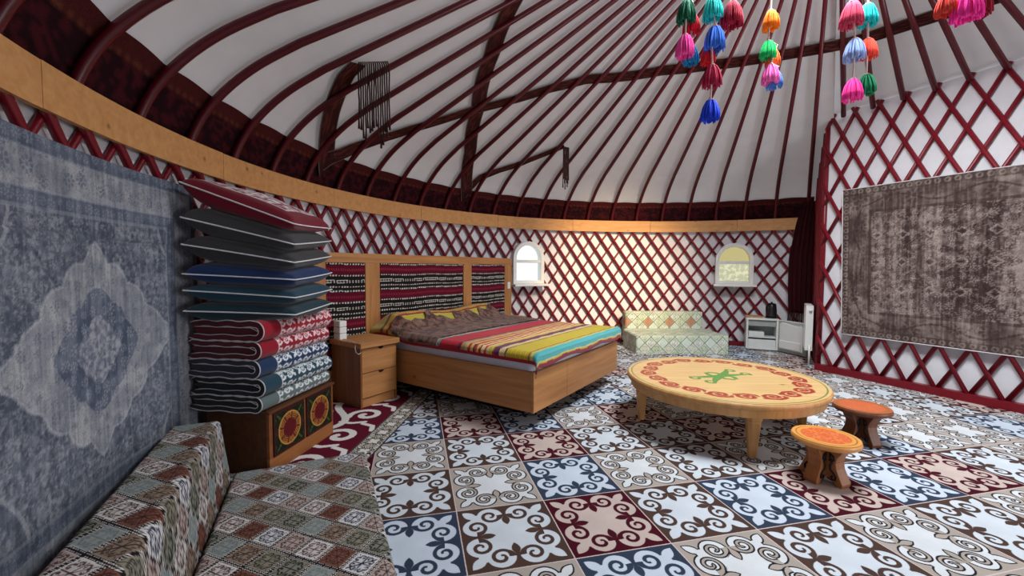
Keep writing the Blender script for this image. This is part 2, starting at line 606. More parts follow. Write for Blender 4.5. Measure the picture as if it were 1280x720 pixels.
# ---- roof felt, with its poles and crown ring as parts
def felt_rows(az, chord):
    sag = .012 * abs(math.sin((az - 62.26) / 5.78 * pi))
    if not chord:
        return [(4.385, 1.93)] + [(r + .03 + sag, z + .035 + sag) for r, z in PROF[1:]] + [(.82, 4.03)]
    a = radians(az); e = np.array([cos(a), sin(a)])
    rc = float(-((np.array([CX, CY]) - P0) @ NN) / (e @ NN))
    ts = np.linspace(0, 1, 7)
    return [(rc + .12 + (.93 - rc - .12) * t, 3.17 + (3.965 - 3.17) * t + sag) for t in ts] + [(.82, 4.03)]


def felt(a0, a1, chord):
    mb = MB(); n = int(abs(a1 - a0) / 1.445); A = np.linspace(a0, a1, n + 1); k = 8
    for a in A:
        for r, z in felt_rows(a, chord): mb.v.append((*pol(a, r), z))
    for i in range(n):
        for j in range(k - 1): mb.f.append((i * k + j, i * k + j + 1, (i + 1) * k + j + 1, (i + 1) * k + j))
    return mb


mb = felt(52.6, 352.0, False)
m2 = felt(-8.0, 55.2, True)
mb.add(m2.v, m2.f)
ceiling = struct(mb.build('ceiling', 'roof_felt', smooth=True))
PR = .026
pole_mesh = None
for k in range(-10, 52):
    az = 62.26 + 5.78 * k
    a = (az + 180) % 360 - 180
    if -9 < a < 54.5:
        t = radians(a); e = np.array([cos(t), sin(t)])
        rc = float(-((np.array([CX, CY]) - P0) @ NN) / (e @ NN))
        MB().tube([(*pol(a, rc - .03), 3.13), (*pol(a, (rc + .9) / 2), (3.13 + 3.93) / 2 + .01), (*pol(a, .9), 3.93)], [PR, PR, .018], 8).build('roof_pole', 'pole_paint', ceiling, smooth=True)
        continue
    if pole_mesh is None:
        pr = np.array(PROF)
        # rounded shoulder
        tt = np.concatenate([[0], np.cumsum(np.hypot(*np.diff(pr, axis=0).T))])
        s = np.concatenate([np.linspace(0, tt[5], 16), [tt[6]]])
        xs = np.interp(s, tt, pr[:, 0]); zs = np.interp(s, tt, pr[:, 1])
        for _ in range(2):
            xs[1:-2] = (xs[:-3] + 2 * xs[1:-2] + xs[2:-1]) / 4; zs[1:-2] = (zs[:-3] + 2 * zs[1:-2] + zs[2:-1]) / 4
        o = MB().tube([(x, 0, z) for x, z in zip(xs, zs)], [PR] * 16 + [.018], 8).build('roof_pole', 'pole_paint', ceiling, smooth=True)
        pole_mesh = o.data; bpy.data.objects.remove(o)
    o = bpy.data.objects.new('roof_pole', pole_mesh); COL.objects.link(o)
    o.parent = ceiling; o.location = (CX, CY, 0); o.rotation_euler = (0, 0, radians(az))
mb = MB(); mb.tube([(CX + .9 * cos(a), CY + .9 * sin(a), 3.94) for a in np.linspace(0, 2 * pi, 49)], .05, 10, cap=False)
mb.build('crown_ring', 'pole_paint', ceiling, smooth=True)
for q in (-.12, 0, .12):
    for d in (0, 1):
        pts = [(CX + (x if d == 0 else q), CY + (q if d == 0 else x), 3.95 + .35 * (1 - (x / .9) ** 2)) for x in np.linspace(-.88, .88, 9)]
        MB().tube(pts, .018, 6).build('crown_spoke', 'pole_paint', ceiling, smooth=True)

# ---- partition on the right: white cloth, lattice, foot rail
def pp(t, z, off=0.0):     # point on the partition, off = towards the room
    q = P0 + DD * t + NN * off
    return (float(q[0]), float(q[1]), z)


PL = 2.92
mb = MB().add([pp(0, 0, -.03), pp(PL, 0, -.03), pp(PL, 3.20, -.03), pp(0, 3.20, -.03), pp(0, 0, -.045), pp(PL, 0, -.045), pp(PL, 3.20, -.045), pp(0, 3.20, -.045)],
              [(0, 1, 2, 3), (7, 6, 5, 4), (0, 4, 5, 1), (1, 5, 6, 2), (2, 6, 7, 3), (3, 7, 4, 0)])
wall_right = struct(mb.build('wall_right', 'cloth'))
for k in range(-8, 22):
    for sgn, off in ((1, .012), (-1, -.012)):
        t_top = .07 + .243 * k
        slope = 1.96
        z1 = 3.20; z0 = .03
        ta = t_top - sgn * (z1 - 3.16) / slope; tb = t_top + sgn * (3.16 - z0) / slope
        # clip to the panel
        pts = [(ta, z1), (tb, z0)]
        (x0, y0), (x1, y1) = pts
        f0, f1 = 0.0, 1.0
        for lim, s in ((.0, 1), (PL, -1)):
            g0, g1 = s * (x0 - lim), s * (x1 - lim)
            if g0 < 0 and g1 < 0: f0, f1 = 1, 0
            elif g0 < 0: f0 = max(f0, g0 / (g0 - g1))
            elif g1 < 0: f1 = min(f1, g0 / (g0 - g1))
        if f1 - f0 < .03: continue
        q = [pp(x0 + (x1 - x0) * f, y0 + (y1 - y0) * f, off) for f in (f0, f1)]
        MB().tube(q, .021, 8).build('lath', 'red_paint', wall_right, smooth=True)
mb = MB().hexa([pp(0, 0, -.03), pp(PL, 0, -.03), pp(PL, 0, .04), pp(0, 0, .04), pp(0, .085, -.03), pp(PL, .085, -.03), pp(PL, .085, .04), pp(0, .085, .04)])
struct(mb.build('baseboard_right', 'red_paint'))

# ---- return wall from the partition back to the curved wall
Q0 = np.array([3.945, 5.375]); Q1 = np.array([4.64, 6.49])
QD = (Q1 - Q0) / np.linalg.norm(Q1 - Q0); QN = np.array([-QD[1], QD[0]]); QL = float(np.linalg.norm(Q1 - Q0))


def qq(t, z, off=0.0):
    q = Q0 + QD * t + QN * off
    return (float(q[0]), float(q[1]), z)


def qtop(t):
    q = Q0 + QD * t
    return zroof(hypot(q[0] - CX, q[1] - CY)) + (.17 - .1 * t / QL)


mb = MB()
ts = np.linspace(0, QL + .05, 9)
for a, b in zip(ts[:-1], ts[1:]):
    mb.add([qq(a, 0, -.03), qq(b, 0, -.03), qq(b, qtop(b) + .22, -.03), qq(a, qtop(a) + .22, -.03)], [(0, 1, 2, 3)])
wall_corner = struct(mb.build('wall_corner', 'cloth'))
for k in range(-8, 14):
    for sgn, off in ((1, .012), (-1, -.012)):
        ta = .1 + .2 * k
        zs = np.linspace(.03, 3.2, 60); tt = ta + sgn * (3.16 - zs) / 1.96
        run = [(t, z) for t, z in zip(tt, zs) if 0 <= t <= QL and z < qtop(t) - .05]
        if len(run) < 4: continue
        MB().tube([qq(*run[0], off), qq(*run[-1], off)], .02, 8).build('lath', 'red_paint', wall_corner, smooth=True)
MB().tube([qq(-.01, .0, .0), qq(-.01, 3.06, .0)], .026, 8).build('end_post', 'red_paint', wall_corner, smooth=True)
# the same return at the far end of the partition, out of frame
e = pp(PL, 0, -.03); w2 = pol(-8.5, 4.345)
struct(MB().add([e, (*w2, 0), (*w2, 2.1), (e[0], e[1], 3.2)], [(0, 1, 2, 3)]).build('wall_front', 'cloth'))


# ---- windows
def make_window(idx, c, s, tint):
    r = 4.30
    px, py = pol(c, r)
    root = struct(bpy.data.objects.new('window_%d' % idx, None)); COL.objects.link(root)
    # local x to the right seen from inside, local y out of the room
    root.location = (px, py, s); root.rotation_euler = (0, 0, radians(c - 90))
    hw_, n = WHALF, 16
    arc = [(hw_ * cos(t), WRECT + WARC * sin(t)) for t in np.linspace(0, pi, n + 1)]
    outer = [(hw_ + .03, 0)] + [(x * (hw_ + .03) / hw_, WRECT + (z - WRECT) * (WARC + .03) / WARC) for x, z in arc] + [(-hw_ - .03, 0)]
    inner = [(hw_ - .03, .04)] + [(x * (hw_ - .03) / hw_, WRECT + (z - WRECT) * (WARC - .03) / WARC) for x, z in arc] + [(-hw_ + .03, .04)]
    y0, y1 = -.075, .05
    m = len(outer); vs = []
    for q, y in ((outer, y0), (inner, y0), (inner, y1), (outer, y1)): vs += [(x, y, z) for x, z in q]
    fs = []
    for ring in range(4):
        a = ring * m; b = ((ring + 1) % 4) * m
        for i in range(m): fs.append((a + i, a + (i + 1) % m, b + (i + 1) % m, b + i))
    MB().add(vs, fs).build('window_frame', 'white_plastic', root, bevel=.006)
    MB().box(-hw_ + .02, hw_ - .02, -.06, .03, WRECT - .065, WRECT - .015).build('transom', 'white_plastic', root, bevel=.005)
    MB().box(-hw_ + .03, hw_ - .03, -.05, .03, .03, .055).build('lower_rail', 'white_plastic', root, bevel=.004)
    for nm, poly in (('lower_pane', [(-hw_ + .03, .05), (hw_ - .03, .05), (hw_ - .03, WRECT - .06), (-hw_ + .03, WRECT - .06)]),
                     ('arched_pane', [(hw_ - .03, WRECT - .02)] + inner[1:-1] + [(-hw_ + .03, WRECT - .02)])):
        MB().prism(poly, 1, -.002, .002).build(nm, glass_mat('pane_%d_%s' % (idx, nm), tint[nm], tint.get('print', 0) if nm == 'lower_pane' else 0), root)
    MB().box(-hw_ - .06, hw_ + .06, -.20, .02, -.035, .0).build('sill', 'white_plastic', root, bevel=.006)
    MB().tube([(0, -.12, -.03), (0, -.12, -.075)], .012, 8).build('catch', 'white_plastic', root, smooth=True)


def glass_mat(name, tint, pr):
    m = bpy.data.materials.new(name); m.use_nodes = True; t = m.node_tree
    for n in list(t.nodes): t.nodes.remove(n)
    out = nd(t, 'ShaderNodeOutputMaterial'); tr = nd(t, 'ShaderNodeBsdfTransparent'); gl = nd(t, 'ShaderNodeBsdfGlossy', Roughness=.05)
    mx_ = nd(t, 'ShaderNodeMixShader', Fac=.06)
    tr.inputs[0].default_value = (*tint, 1)
    if pr:
        tc = nd(t, 'ShaderNodeTexCoord'); nz = nd(t, 'ShaderNodeTexNoise', Scale=14.0, Detail=3.0); t.links.new(tc.outputs['Object'], nz.inputs['Vector'])
        rm = nd(t, 'ShaderNodeValToRGB'); rm.color_ramp.elements[0].position = .47; rm.color_ramp.elements[1].position = .56
        rm.color_ramp.elements[0].color = (*tint, 1); rm.color_ramp.elements[1].color = (*[min(1, v * 1.18) for v in tint], 1)
        t.links.new(nz.outputs[0], rm.inputs[0]); t.links.new(rm.outputs[0], tr.inputs[0])
    t.links.new(tr.outputs[0], mx_.inputs[1]); t.links.new(gl.outputs[0], mx_.inputs[2]); t.links.new(mx_.outputs[0], out.inputs[0])
    return m


make_window(1, *WIN[0], {'lower_pane': (.95, .97, .97), 'arched_pane': (.95, .97, .97)})
make_window(2, *WIN[1], {'lower_pane': (.66, .64, .51), 'arched_pane': (.66, .60, .39), 'print': 1})

# ================================================================== ROOF TEXTILES
# woven band that hides the shoulder of the roof
A_, S_ = UVg(55.5, 235, .42, 0, 1, .045)
zs = 1.99 + .375 * S_ + .010 * S_ * np.abs(np.sin((A_ - 62.26) / 5.78 * pi))
rr = np.interp(zs, [p[1] for p in PROF], [p[0] for p in PROF]) + .030
P = np.stack([CX + rr * np.cos(np.radians(A_)), CY + rr * np.sin(np.radians(A_)), zs + .018], -1)
X = np.radians(A_) * 4.2; Y = zs
pt = fbm(X * 14, Y * 16, 3)
c = mixc((34, 8, 14), (64, 16, 24), ((np.abs(pt - .5) < .045) | (np.abs(np.sin(X * 22) * np.cos(Y * 24) + (pt - .5) * 2.2) < .14)).astype(float))
c = mixc(c, (74, 26, 26), (S_ > .80).astype(float))
c = mixc(c, (96, 50, 34), ((np.abs(S_ - .80) < .02) & (np.sin(X * 300) > 0)).astype(float))
tag(grid('woven_band', P, c, 'textile'), 'long dark red patterned woven band along the foot of the white roof', 'textile')


def strap(name, label, pts, width, fringe=None):
    """pts: (azimuth, radius) on the roof; a woven strap between felt and poles"""
    q = np.array([(*pol(a, r), zroof(r) + .030) for a, r in pts])
    tt = np.concatenate([[0], np.cumsum(np.linalg.norm(np.diff(q, axis=0), axis=1))])
    n = int(tt[-1] / .05) + 2
    s = np.linspace(0, tt[-1], n)
    az = np.interp(s, tt, [p[0] for p in pts]); ra = np.interp(s, tt, [p[1] for p in pts])
    for _ in range(3):
        ra[1:-1] = (ra[:-2] + 2 * ra[1:-1] + ra[2:]) / 4
    ctr = np.array([(*pol(a, r), 0) for a, r in zip(az, ra)])
    d = np.gradient(ctr[:, :2], axis=0); d /= np.linalg.norm(d, axis=1)[:, None]
    nv = 15; V = np.linspace(-.5, .5, nv)
    P = np.zeros((n, nv, 3))
    for j, v in enumerate(V):
        xy = ctr[:, :2] + np.stack([-d[:, 1], d[:, 0]], -1) * (v * width)
        rho = np.hypot(xy[:, 0] - CX, xy[:, 1] - CY)
        P[:, j, :2] = xy; P[:, j, 2] = [zroof(r) + .030 for r in rho]
    Sg, Vg = np.meshgrid(s, V, indexing='ij')
    pat = fbm(Sg * 30, Vg * 8, 5)
    c = mixc((56, 24, 24), (92, 44, 40), (np.abs(pat - .5) < .06).astype(float))
    c = mixc(c, (44, 28, 26), (np.abs(Vg) > .36).astype(float))
    c = mixc(c, (128, 112, 100), ((np.abs(Vg) > .44)).astype(float))
    root = thing(name, label, 'strap')
    grid('woven_strap', P, c, 'textile', root, thick=.006)
    if fringe:
        width_f, L, nst, rad_dir = fringe
        e = P[-1].mean(0)
        tan = np.array([-(e[1] - CY), e[0] - CX]); tan /= np.linalg.norm(tan)
        inw = -np.array([e[0] - CX, e[1] - CY]); inw /= np.linalg.norm(inw)
        if rad_dir: tan, inw = inw, tan * -.3; e = e + np.array([tan[0], tan[1], 0.0]) * width_f * .5
        e[2] = min(e[2], zroof(hypot(e[0] - CX, e[1] - CY)))
        mb = MB()
        for i in range(nst):
            u = (i / (nst - 1) - .5) * width_f
            b = np.array([e[0] + tan[0] * u + inw[0] * .05, e[1] + tan[1] * u + inw[1] * .05, e[2] - .01])
            l = L * random.uniform(.72, 1.02)
            pts_ = [(e[0] + tan[0] * u * .9, e[1] + tan[1] * u * .9, e[2] + .01), tuple(b)]
            for k in range(1, 8):
                pts_.append((b[0] + random.uniform(-.0025, .0025), b[1] + random.uniform(-.0025, .0025), b[2] - l * k / 7))
            mb.tube(pts_, [.006] * (len(pts_) - 1) + [.009], 5)
        f = mb.build('fringe', 'fringe', root, smooth=True); f['kind'] = 'stuff'
    return root


strap('roof_strap', 'longest dark woven strap running across the whole roof behind the poles',
      [(164.5, 4.19), (162.72, 4.12), (157.67, 3.814), (153.65, 3.494), (149.12, 3.117), (143.6, 2.824), (136.64, 2.477), (128.69, 2.216), (106.1, 1.899), (89.59, 1.793), (75.52, 1.753), (62.46, 1.746), (46.78, 1.778), (36.48, 1.77), (27.29, 1.792), (14, 1.87)], .135)
strap('roof_strap', 'wide dark strap rising steeply through the middle of the roof, crossing the longest strap',
      [(133.2, 4.2), (133.89, 4.138), (139.6, 3.609), (148.33, 3.043), (159.72, 2.57), (170.77, 2.247), (178.0, 2.06), (186, 1.9)], .16)
strap('roof_strap', 'short dark strap on the left of the roof ending in a long thick fringe',
      [(163.6, 4.22), (164.26, 4.19), (168.75, 3.909), (174.3, 3.546), (175.33, 3.418)], .15, (.24, .64, 15, True))
strap('roof_strap', 'short slanting strap with a thin tasselled fringe, right of the steep wide strap',
      [(133.9, 4.2), (133.2, 4.1), (132.38, 3.965), (125.54, 3.64), (118.59, 3.182)], .11, (.09, .55, 9, False))

# ================================================================== FLOOR COVERINGS
T_ = {'N': tile_mat('tile_navy', (46, 56, 74), (184, 195, 208)), 'R': tile_mat('tile_burgundy', (64, 9, 25), (182, 166, 159)),
      'W': tile_mat('tile_brown', (70, 52, 46), (190, 198, 206)), 'G': tile_mat('tile_beige', (156, 147, 139), (198, 202, 206), (28, 25, 31))}
KNOWN = {(0, -2): 'G', (1, -2): 'N', (2, -2): 'G', (3, -2): 'W', (4, -2): 'G', (5, -2): 'W', (-1, -1): 'N', (0, -1): 'W', (1, -1): 'R', (2, -1): 'W', (3, -1): 'N',
         (4, -1): 'R', (5, -1): 'N', (6, -1): 'R', (-1, 0): 'W', (0, 0): 'G', (1, 0): 'N', (2, 0): 'G', (3, 0): 'W', (4, 0): 'G', (5, 0): 'W', (6, 0): 'N', (7, 0): 'G', (-1, 1): 'G', (0, 1): 'W', (1, 1): 'R',
         (2, 1): 'W', (3, 1): 'W', (4, 1): 'R', (5, 1): 'W', (6, 1): 'G', (-1, 2): 'N', (0, 2): 'R', (1, 2): 'N', (2, 2): 'G', (3, 2): 'R', (0, 3): 'G', (1, 3): 'W', (2, 3): 'N', (3, 3): 'N', (4, 2): 'G', (6, -2): 'G', (7, -1): 'W', (7, -2): 'N'}
ox, oy, ga, gs = -.289, 2.176, .228, .481
bmv, bmf, bmm, bmu = [], [], [], []
circ = [(cos(a), sin(a)) for a in np.linspace(0, 2 * pi, 73)[:-1]]
for i in range(-9, 16):
    for j in range(-12, 13):
        sqr = [(ox + gs * (a * cos(ga) - b * sin(ga)), oy + gs * (a * sin(ga) + b * cos(ga))) for a, b in ((i, j), (i + 1, j), (i + 1, j + 1), (i, j + 1))]
        poly = sqr
        if min(hypot(x - CX, y - CY) for x, y in poly) > 5.2: continue
        for nx, ny in circ:
            poly = clip_poly(poly, nx, ny, nx * CX + ny * CY + 4.26)
            if len(poly) < 3: break
        if len(poly) < 3: continue
        n0 = len(bmv)
        bmv += [(x, y, .004) for x, y in poly]; bmf.append(tuple(range(n0, n0 + len(poly))))
        key = KNOWN.get((i, j))
        if key is None: key = 'WGNR'[int(hsh(i, j, 5) * 3.999)] if (i + j) % 2 else 'GW'[int(hsh(i, j, 6) * 1.999)]
        bmm.append('NRWG'.index(key))
        for x, y in poly:
            u = ((x - ox) * cos(ga) + (y - oy) * sin(ga)) / gs - i; v = (-(x - ox) * sin(ga) + (y - oy) * cos(ga)) / gs - j
            bmu.append((min(max(u, .0005), .9995), min(max(v, .0005), .9995)))
me = bpy.data.meshes.new('tile_carpet'); me.from_pydata(bmv, [], bmf)
for k in 'NRWG': me.materials.append(T_[k])
me.polygons.foreach_set('material_index', bmm)
uvl = me.uv_layers.new(name='UVMap'); uvl.data.foreach_set('uv', np.array(bmu, np.float32).reshape(-1))
tag(link_mesh('patterned_carpet', me, None), 'wall to wall carpet of scroll patterned squares in blue, brown, burgundy and beige', 'carpet')

# burgundy runner with big white horns and a beige border, under chest and nightstand
A_, B_ = UVg(0, 1.20, .006, 0, 2.35, .006)       # a across from the border edge, b along
ca = 1.475   # heading of the border
e1 = np.array([cos(ca), sin(ca)]); e2 = np.array([-sin(ca), cos(ca)])
o0 = np.array([-.985, 2.45])
bx = A_ - .02; by = B_
c = np.broadcast_to(np.array((88, 14, 36), float), A_.shape + (3,))
W = np.zeros(A_.shape, bool)
for k in range(-1, 7):
    y0 = k * .46
    sgn = 1 if k % 2 else -1
    W |= sdist(A_, by, [(.62 + .13 * sgn * cos(t * pi), y0 + .46 * t) for t in np.linspace(0, 1, 12)]) < .030
    for sd in (1, -1):
        W |= sdist(A_, by, spiral(.62 + sd * .24, y0 + .20, .145, .03, (pi if sd > 0 else 0) + .5 * sd, (pi if sd > 0 else 0) - 6.6 * sd, 34)) < .027
        W |= sdist(A_, by, [(.62 + sd * .30, y0 + .46), (.62 + sd * .40, y0 + .42), (.62 + sd * .43, y0 + .33)]) < .020
        W |= sdist(A_, by, [(.62 + sd * .10, y0 + .02), (.62 + sd * .20, y0 + .0), (.62 + sd * .30, y0 + .04)]) < .020
c = mixc(c, (216, 212, 210), W.astype(float))
inb = A_ < .17
u_ = (A_ / .17) * 2 - 1; v_ = ((B_ / .17) % 1) * 2 - 1
F = motif(u_ * .98, v_ * .98)
cb = mixc((176, 166, 150), (208, 206, 200), (F > 0).astype(float)); cb = mixc(cb, (38, 32, 36), (np.abs(F) < .03).astype(float))
c = np.where(inb[..., None], cb, c)
c = np.where((np.abs(A_ - .172) < .006)[..., None], (70, 60, 56), c)
c = np.where((A_ < .008)[..., None], (56, 48, 48), c)
xy = o0 + A_[..., None] * e2 + B_[..., None] * e1
P = np.stack([xy[..., 0], xy[..., 1], np.full(A_.shape, .0085)], -1)
tag(grid('burgundy_runner', P, c, 'rug_paint', thick=.004), 'burgundy runner with big white horn scrolls and beige scroll border beside the chest', 'carpet')


# ================================================================== WALL RUGS
def rug_noise(x, y, k): return fbm(x * 9, y * 9, k, 5)


S_, Z_ = UVg(-1.02, .80, .0055, -.86, .86, .0055)      # s to the right in view, z about the medallion centre
n1 = fbm(S_ * 11, Z_ * 11, 1, 5); n2 = fbm(S_ * 52, Z_ * 52, 8, 3); st = fbm(S_ * 80, Z_ * 5.0, 21, 3); big = fbm(S_ * 2.2, Z_ * 1.7, 31, 3)
dark, mid, pale = np.array((80, 87, 101.)), np.array((126, 131, 142.)), np.array((168, 170, 175.))
m = np.clip((n1 - .5) * 1.5 + (n2 - .5) * 1.2 + (big - .5) * 1.4 + .55, 0, 1)
c = mixc(dark, mid, m)
orn = flower(S_, Z_, .085, 3) | flower(S_ + .03, Z_ + .05, .13, 6, .40)
c = mixc(c, pale, .42 * orn * (n2 > .42))
c = mixc(c, dark, .5 * (flower(S_ + .05, Z_, .11, 12) & (n2 > .4)))
arab = np.abs(fbm(S_ * 24 + n1 * 2, Z_ * 24, 77, 3) - .5)
c = mixc(c, dark * .8, .5 * (arab < .022)); c = mixc(c, pale, .35 * (np.abs(fbm(S_ * 20, Z_ * 20 + 5, 87, 3) - .5) < .018))
# corner arcs of the field
ax = np.abs(S_) ; az_ = np.abs(Z_)
corner = np.hypot((ax - .98) / .50, (az_ - .62) / .36)
c = mixc(c, dark, .55 * ((corner < 1) & (corner > .88))); c = mixc(c, pale, .6 * (np.abs(corner - 1.02) < .018))
# pale lobed medallion with long points to left and right
th = np.arctan2(Z_ / .46, S_ / .46)
tip = np.minimum(np.abs(th), np.abs(np.abs(th) - pi))
rad = .92 + .075 * np.abs(np.sin(th * 7)) + .16 * np.exp(-(tip / .10) ** 2) + .05 * np.exp(-((np.abs(th) - pi / 2) / .12) ** 2)
R_ = (np.abs(S_ / .54) ** 1.3 + np.abs(Z_ / .455) ** 1.3) ** (1 / 1.3)
med = R_ < rad
cm = mixc((140, 143, 150), (172, 173, 176), np.clip((n1 - .4) * 3, 0, 1))
cm = mixc(cm, (92, 99, 114), .6 * flower(S_, Z_, .085, 14, .26)); cm = mixc(cm, (110, 118, 132), .5 * (np.abs(n2 - .5) < .025))
c = np.where(med[..., None], cm, c)
c = mixc(c, (188, 190, 194), .5 * (np.abs(R_ - rad) < .018))
R2 = (np.abs(S_ / .30) ** 1.6 + np.abs(Z_ / .285) ** 1.6) ** (1 / 1.6)
r2 = .86 + .07 * np.abs(np.sin(th * 6)) + .14 * np.exp(-(np.minimum(np.abs(th), np.abs(np.abs(th) - pi)) / .14) ** 2) + .1 * np.exp(-((np.abs(th) - pi / 2) / .2) ** 2)
ci = mixc((80, 88, 106), (116, 123, 138), np.clip((n1 - .4) * 3, 0, 1)); ci = mixc(ci, (166, 169, 176), .55 * flower(S_, Z_, .07, 19, .40))
ci = np.where((R2 < .56 * r2)[..., None], mixc((122, 128, 142), (164, 166, 172), np.clip((n2 - .35) * 3, 0, 1)), ci)
ci = mixc(ci, (84, 92, 110), .6 * ((R2 < .56 * r2) & (np.abs(fbm(S_ * 26, Z_ * 26, 44) - .5) < .03)))
c = np.where((R2 < r2)[..., None], ci, c)
# borders, top and bottom and both ends
edge = np.minimum(.86 - az_, np.where(S_ > 0, .80 - S_, S_ + 1.02) + .02)
bd = mixc((128, 132, 140), (164, 165, 170), np.clip((n1 - .35) * 3, 0, 1)); bd = mixc(bd, (84, 92, 107), .6 * flower(S_, Z_, .11, 51, .30)); bd = mixc(bd, (96, 104, 120), .5 * (np.abs(n2 - .5) < .03))
gd = mixc((74, 82, 98), (108, 116, 132), n1); gd = mixc(gd, (150, 154, 163), .55 * flower(S_, Z_ + .012, .055, 61, .40))
c = np.where((edge < .275)[..., None], gd, c); c = np.where((edge < .205)[..., None], bd, c); c = np.where((edge < .062)[..., None], gd, c)
for e_ in (.275, .205, .062): c = mixc(c, (150, 154, 162), .55 * (np.abs(edge - e_) < .006))
wear = np.clip((st - .52) * 3.2, -.6, .8) * .30 + (n2 - .5) * .35
c = mixc(c, np.where((wear > 0)[..., None], (176, 179, 187), (62, 70, 88)), np.abs(wear))
azr = -164.2 - np.degrees(S_ / 4.235)
rr = 4.235 + .012 * np.sin(S_ * 5) * (Z_ < .5)
P = np.stack([CX + rr * np.cos(np.radians(azr)), CY + rr * np.sin(np.radians(azr)), .92 + Z_], -1)
tag(grid('wall_rug', P, c, 'rug_paint', thick=-.008), 'faded blue grey medallion rug hanging on the left wall above the floor sofa', 'rug')

# brown rug on the partition
S_, Z_ = UVg(0, 2.42, .0075, 0, 1.725, .0075)
n1 = fbm(S_ * 6, Z_ * 6, 2, 5); n2 = fbm(S_ * 40, Z_ * 40, 4, 3); ban = fbm(S_ * 8, Z_ * .5, 9, 3); st = fbm(S_ * 70, Z_ * 4, 15, 3)
zm = np.abs(Z_ - .8625)                                   # mirrored about the middle
m = np.clip(.36 + (ban - .5) * 1.9 + (n1 - .5) * .7 + (n2 - .5) * .5, 0, 1)
c = mixc((62, 48, 46), (128, 113, 109), m)
arab = np.abs(fbm(S_ * 15, zm * 15, 77, 3) - .5)
c = mixc(c, (40, 30, 30), .55 * (arab < .028)); c = mixc(c, (172, 158, 150), .4 * (np.abs(fbm(S_ * 13, zm * 13 + 4, 91, 3) - .5) < .02))
lt = flower(S_ + .02, zm, .095, 5, .30) | flower(S_, zm + .06, .15, 25, .24)
dk = flower(S_ + .08, zm + .03, .12, 35, .30)
c = mixc(c, (176, 164, 156), .50 * lt); c = mixc(c, (44, 32, 32), .5 * dk)
dia = np.abs(((S_ / .235) % 1) - .5) * 2 + np.abs((((Z_ - .8625) / .30 + .5) % 1) - .5) * 3
c = mixc(c, (180, 166, 158), .45 * (np.abs(dia - .42) < .08)); c = mixc(c, (44, 34, 34), .6 * (dia < .2))
edge = np.minimum(np.minimum(S_, 2.42 - S_), np.minimum(Z_, 1.725 - Z_))
b1 = mixc((84, 70, 67), (146, 132, 126), np.clip((n1 - .35) * 3, 0, 1)); along = np.where(edge == np.minimum(S_, 2.42 - S_), Z_, S_)
wav = np.abs(edge - .17 - .05 * np.sin(along * 9)) < .010
b1 = mixc(b1, (58, 44, 42), .75 * wav); b1 = mixc(b1, (60, 46, 44), .7 * flower(along, edge - .17 + .14, .28, 71, .26))
g1 = mixc((60, 46, 44), (92, 78, 72), n1); g1 = mixc(g1, (164, 150, 142), .5 * (np.abs(np.hypot(((along / .075) % 1) - .5, (edge - .04) / .075) - .26) < .09))
b1 = mixc(b1, (56, 44, 42), .5 * (arab < .03)); c = np.where((edge < .30)[..., None], g1 * .95, c); c = np.where((edge < .27)[..., None], c * .35 + b1 * .65, c); c = np.where((edge < .08)[..., None], g1, c)
wear = np.clip((st - .5) * 2.4, -.5, .7) * .38 + (n2 - .5) * .4 + np.clip((n1 - .6) * 1.4, 0, .3)
c = mixc(c, np.where((wear > 0)[..., None], (176, 164, 158), (40, 30, 30)), np.clip(np.abs(wear), 0, .7))
t_ = .245 + S_; sk = .05 * (1 - Z_ / 1.725)
P = np.zeros(S_.shape + (3,))
xy = P0 + DD * (t_ + sk * (1 - S_ / 2.42))[..., None] + NN * (.046 + .006 * np.sin(S_ * 3))[..., None]
P[..., :2] = xy; P[..., 2] = .512 + Z_
rug = thing('wall_rug', 'worn brown patterned rug hanging on the right lattice partition', 'rug')
grid('rug_pile', P, c, 'rug_paint', rug, thick=.008)
mb = MB()
for path in ((P[:, 0]), (P[:, -1]), (P[0])):
    mb.tube([tuple(q) for q in path[::12]], .005, 5)
mb.build('bound_edge', 'piping', rug, smooth=True)


